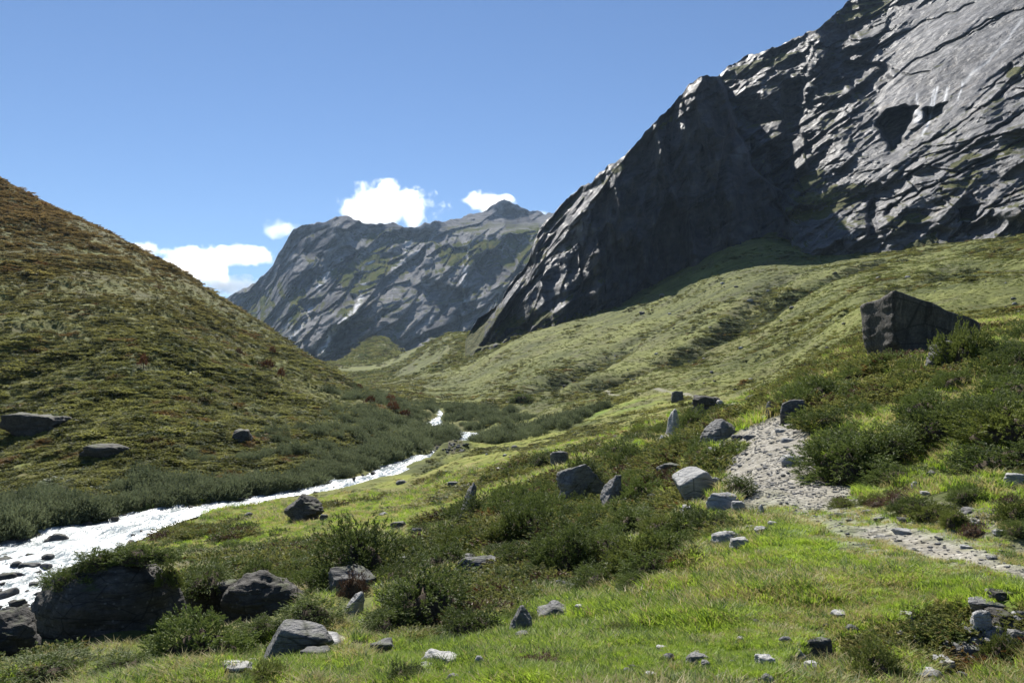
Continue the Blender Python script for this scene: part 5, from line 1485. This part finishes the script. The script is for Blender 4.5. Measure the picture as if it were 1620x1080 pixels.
idx = np.where((gr & (gd[k] < 1.6)) | (r.uniform(size=m) < np.where(lh[k], .12, .3)), 4, idx)
s = np.exp(r.normal(math.log(.42), .38, m))*np.clip(Y[k]/120, .6, 2.6)*(1+.25*n1[k])
s *= np.where(lh[k], np.where(Y[k] > 170, .68, .95), .72)*np.where(idx == 4, .62, 1)
scatter('hillside_shrubs', FC, np.stack([X[k], Y[k], Z[k]-.05], -1), r.uniform(0, 6.28, m), np.stack([s*1.45, s*1.1, s*np.where(lh[k], .42, .38)], -1), idx, 'low alpenrose and juniper scrub covering both hillsides')

# scrub on the green shoulder at the head of the valley
r, X, Y, Z, c, rr_ = fan(26000, 500, 860, 600, 1750, 235)
n1 = fbm(X, Y, seed=239, oct=4, L=120.0, gain=.6)
k = (r.uniform(size=len(X)) < sstep(-.6, .5, n1)) ; m = k.sum()
s = np.exp(r.normal(math.log(2.0), .4, m))*np.clip(Y[k]/1200, .5, 1.3)
scatter('shoulder_scrub', FC, np.stack([X[k], Y[k], Z[k]-.2], -1), r.uniform(0, 6.28, m), np.stack([s*1.5, s*1.5, s*.5], -1), np.where(r.uniform(size=m) < .4, 4, r.integers(0, 3, m)), 'distant scrub and grass on the green shoulder at the valley head')

# willow and green alder scrub along the river
WC = [bush_mesh('willow_shrub', M_WIL, seed=s, nspray=260, per=3, lob=.45, up=.6, leafl=.10, leafw=.06, spr=.26, rin=.4) for s in (61, 62, 63)]
r, X, Y, Z, c, rr_ = fan(72000, -330, 1000, 42, 330, 241)
rd = gsample(RD, c, rr_); ls = gsample(LEFTSIDE, c, rr_); lh = gsample(LEFTHILL, c, rr_); mead = gsample(MEAD, c, rr_)
n1 = fbm(X, Y, seed=243, oct=3, L=9.0)
belt = ls & (rd > .4) & (rd < 6.5+3*n1) & (Y < 112) & ((n1 > -.9))
belt &= ~((mead > .5) & (rd > 2.0))
patch = lh & (rd >= 6) & (rd < 22) & (n1 > .12)
val = (Y > 108) & (rd > .8) & (rd < 16+10*n1) & (n1 > -.35)
pr = np.where(belt, .5, np.where(val, .28, .16))
keep = (belt | patch | val) & (r.uniform(size=len(X)) < pr)
k = keep; m = k.sum()
s = r.uniform(.5, 1.3, m)*(1+.3*n1[k])*np.where(belt[k], 1.0, np.where(val[k], 1.15, .85))
scatter('willow_thicket', WC, np.stack([X[k], Y[k], Z[k]-.05], -1), r.uniform(0, 6.28, m), np.stack([s*1.05, s*1.05, s*1.15], -1), r.integers(0, 3, m), 'grey green willow thicket lining the far bank of the river')

# gravel on the footpath
PB = [mesh_np('pebble', rock_arrays(400+i, 'block', 1)[0]*np.array([.5, .4, .25]), rock_arrays(400+i, 'block', 1)[1], (P_, G_, P_)[i % 3], False) for i in range(4)]
r, X, Y, Z, c, rr_ = fan(80000, 1000, 1960, 6, 34, 251)
pth = gsample(PATHM, c, rr_); nn = fbm(X, Y, seed=253, oct=3, L=1.4)
k = (pth > .3) & (r.uniform(size=len(X)) < sstep(10, 17, Y)*.32+.14) & (nn+pth*.8-.25*(Y < 13) > .1); m = k.sum()
s = np.exp(r.normal(math.log(.026), .6, m))*np.clip(Y[k]/12, .7, 1.8)
scatter('path_gravel', PB, np.stack([X[k], Y[k], Z[k]+.004], -1), r.uniform(0, 6.28, m), np.stack([s, s, s*.8], -1), r.integers(0, 4, m), 'loose grey gravel and shards on the footpath')
# ------------------------------------------------------------------ clouds behind the mountains
def mat_cloud(name, dens):
    m = bpy.data.materials.new(name); m.use_nodes = True; t = m.node_tree; t.nodes.clear()
    out = t.nodes.new('ShaderNodeOutputMaterial'); pv = t.nodes.new('ShaderNodeVolumePrincipled')
    pv.inputs['Color'].default_value = (1, 1, 1, 1); pv.inputs['Anisotropy'].default_value = .75
    tc = t.nodes.new('ShaderNodeTexCoord')
    ln = t.nodes.new('ShaderNodeVectorMath'); ln.operation = 'LENGTH'; t.links.new(tc.outputs['Object'], ln.inputs[0])
    gp = t.nodes.new('ShaderNodeNewGeometry')
    n = t.nodes.new('ShaderNodeTexNoise'); n.inputs['Scale'].default_value = .0035; n.inputs['Detail'].default_value = 6; n.inputs['Roughness'].default_value = .62
    t.links.new(gp.outputs['Position'], n.inputs['Vector'])
    a = t.nodes.new('ShaderNodeMath'); a.operation = 'MULTIPLY_ADD'; a.inputs[1].default_value = 2.6; t.links.new(n.outputs['Fac'], a.inputs[0]); a.inputs[2].default_value = -.40
    b = t.nodes.new('ShaderNodeMath'); b.operation = 'SUBTRACT'; t.links.new(a.outputs[0], b.inputs[0]); t.links.new(ln.outputs['Value'], b.inputs[1])
    r = t.nodes.new('ShaderNodeMapRange'); t.links.new(b.outputs[0], r.inputs[0]); r.inputs[1].default_value = 0; r.inputs[2].default_value = .45; r.inputs[3].default_value = 0; r.inputs[4].default_value = dens
    t.links.new(r.outputs[0], pv.inputs['Density']); t.links.new(pv.outputs[0], out.inputs['Volume'])
    return m
CM = mat_cloud('cloud_vapour', .013); CT = mat_cloud('thin_cloud_vapour', .004)
def cloud(px, py, w, h, D, label, mat=CM):
    d, f = ico(3)
    o = obj_of('cloud', mesh_np('cloud', d*1.15, f, mat, True), None, ((px-CX)/F*D, D, (HY-py)/F*D))
    o.scale = (w/2/F*D, max(w*.35, h*.8)/F*D*.5, h/2/F*D)
    tag(o, label, 'cloud')
cloud(612, 330, 190, 84, 9000, 'tall white cumulus cloud rising behind the broad far mountain')
cloud(772, 325, 84, 46, 9500, 'small white cloud behind the pointed far summit')
cloud(352, 404, 190, 36, 9800, 'long flat white cloud beside the far mountain shoulder')
cloud(286, 438, 165, 66, 9200, 'white cloud low above the crest of the left hillside')
cloud(380, 456, 84, 42, 9400, 'bright white cloud touching the low far ridge')
cloud(212, 396, 90, 34, 9600, 'white cloud tip just above the left hillside crest')
cloud(440, 362, 74, 34, 9900, 'thin wispy cloud fragment above the far mountain shoulder', CT)
cloud(850, 340, 50, 16, 9900, 'thin sliver of cloud between the summit and the cliff', CT)
SC.cycles.volume_bounces = 16
SC.cycles.volume_max_steps = 256

# ------------------------------------------------------------------ air
hm = bpy.data.materials.new('haze_air'); hm.use_nodes = True; ht = hm.node_tree; ht.nodes.clear()
ho = ht.nodes.new('ShaderNodeOutputMaterial'); hv = ht.nodes.new('ShaderNodeVolumePrincipled')
hv.inputs['Color'].default_value = (.52, .72, 1.0, 1); hv.inputs['Density'].default_value = .000028; hv.inputs['Anisotropy'].default_value = 0.2
ht.links.new(hv.outputs[0], ho.inputs['Volume'])
x0, x1, y0, y1, z0, z1 = -4000, 4000, -3000, 5600, -23.5, 1150
hV = np.array([(x, y, z) for z in (z0, z1) for y in (y0, y1) for x in (x0, x1)], float)
hF = np.array([(0, 2, 3, 1), (4, 5, 7, 6), (0, 1, 5, 4), (2, 6, 7, 3), (0, 4, 6, 2), (1, 3, 7, 5)])
haze = obj_of('haze', mesh_np('haze', hV, hF, hm, False))
tag(haze, 'thin bluish mountain air', kind='stuff')
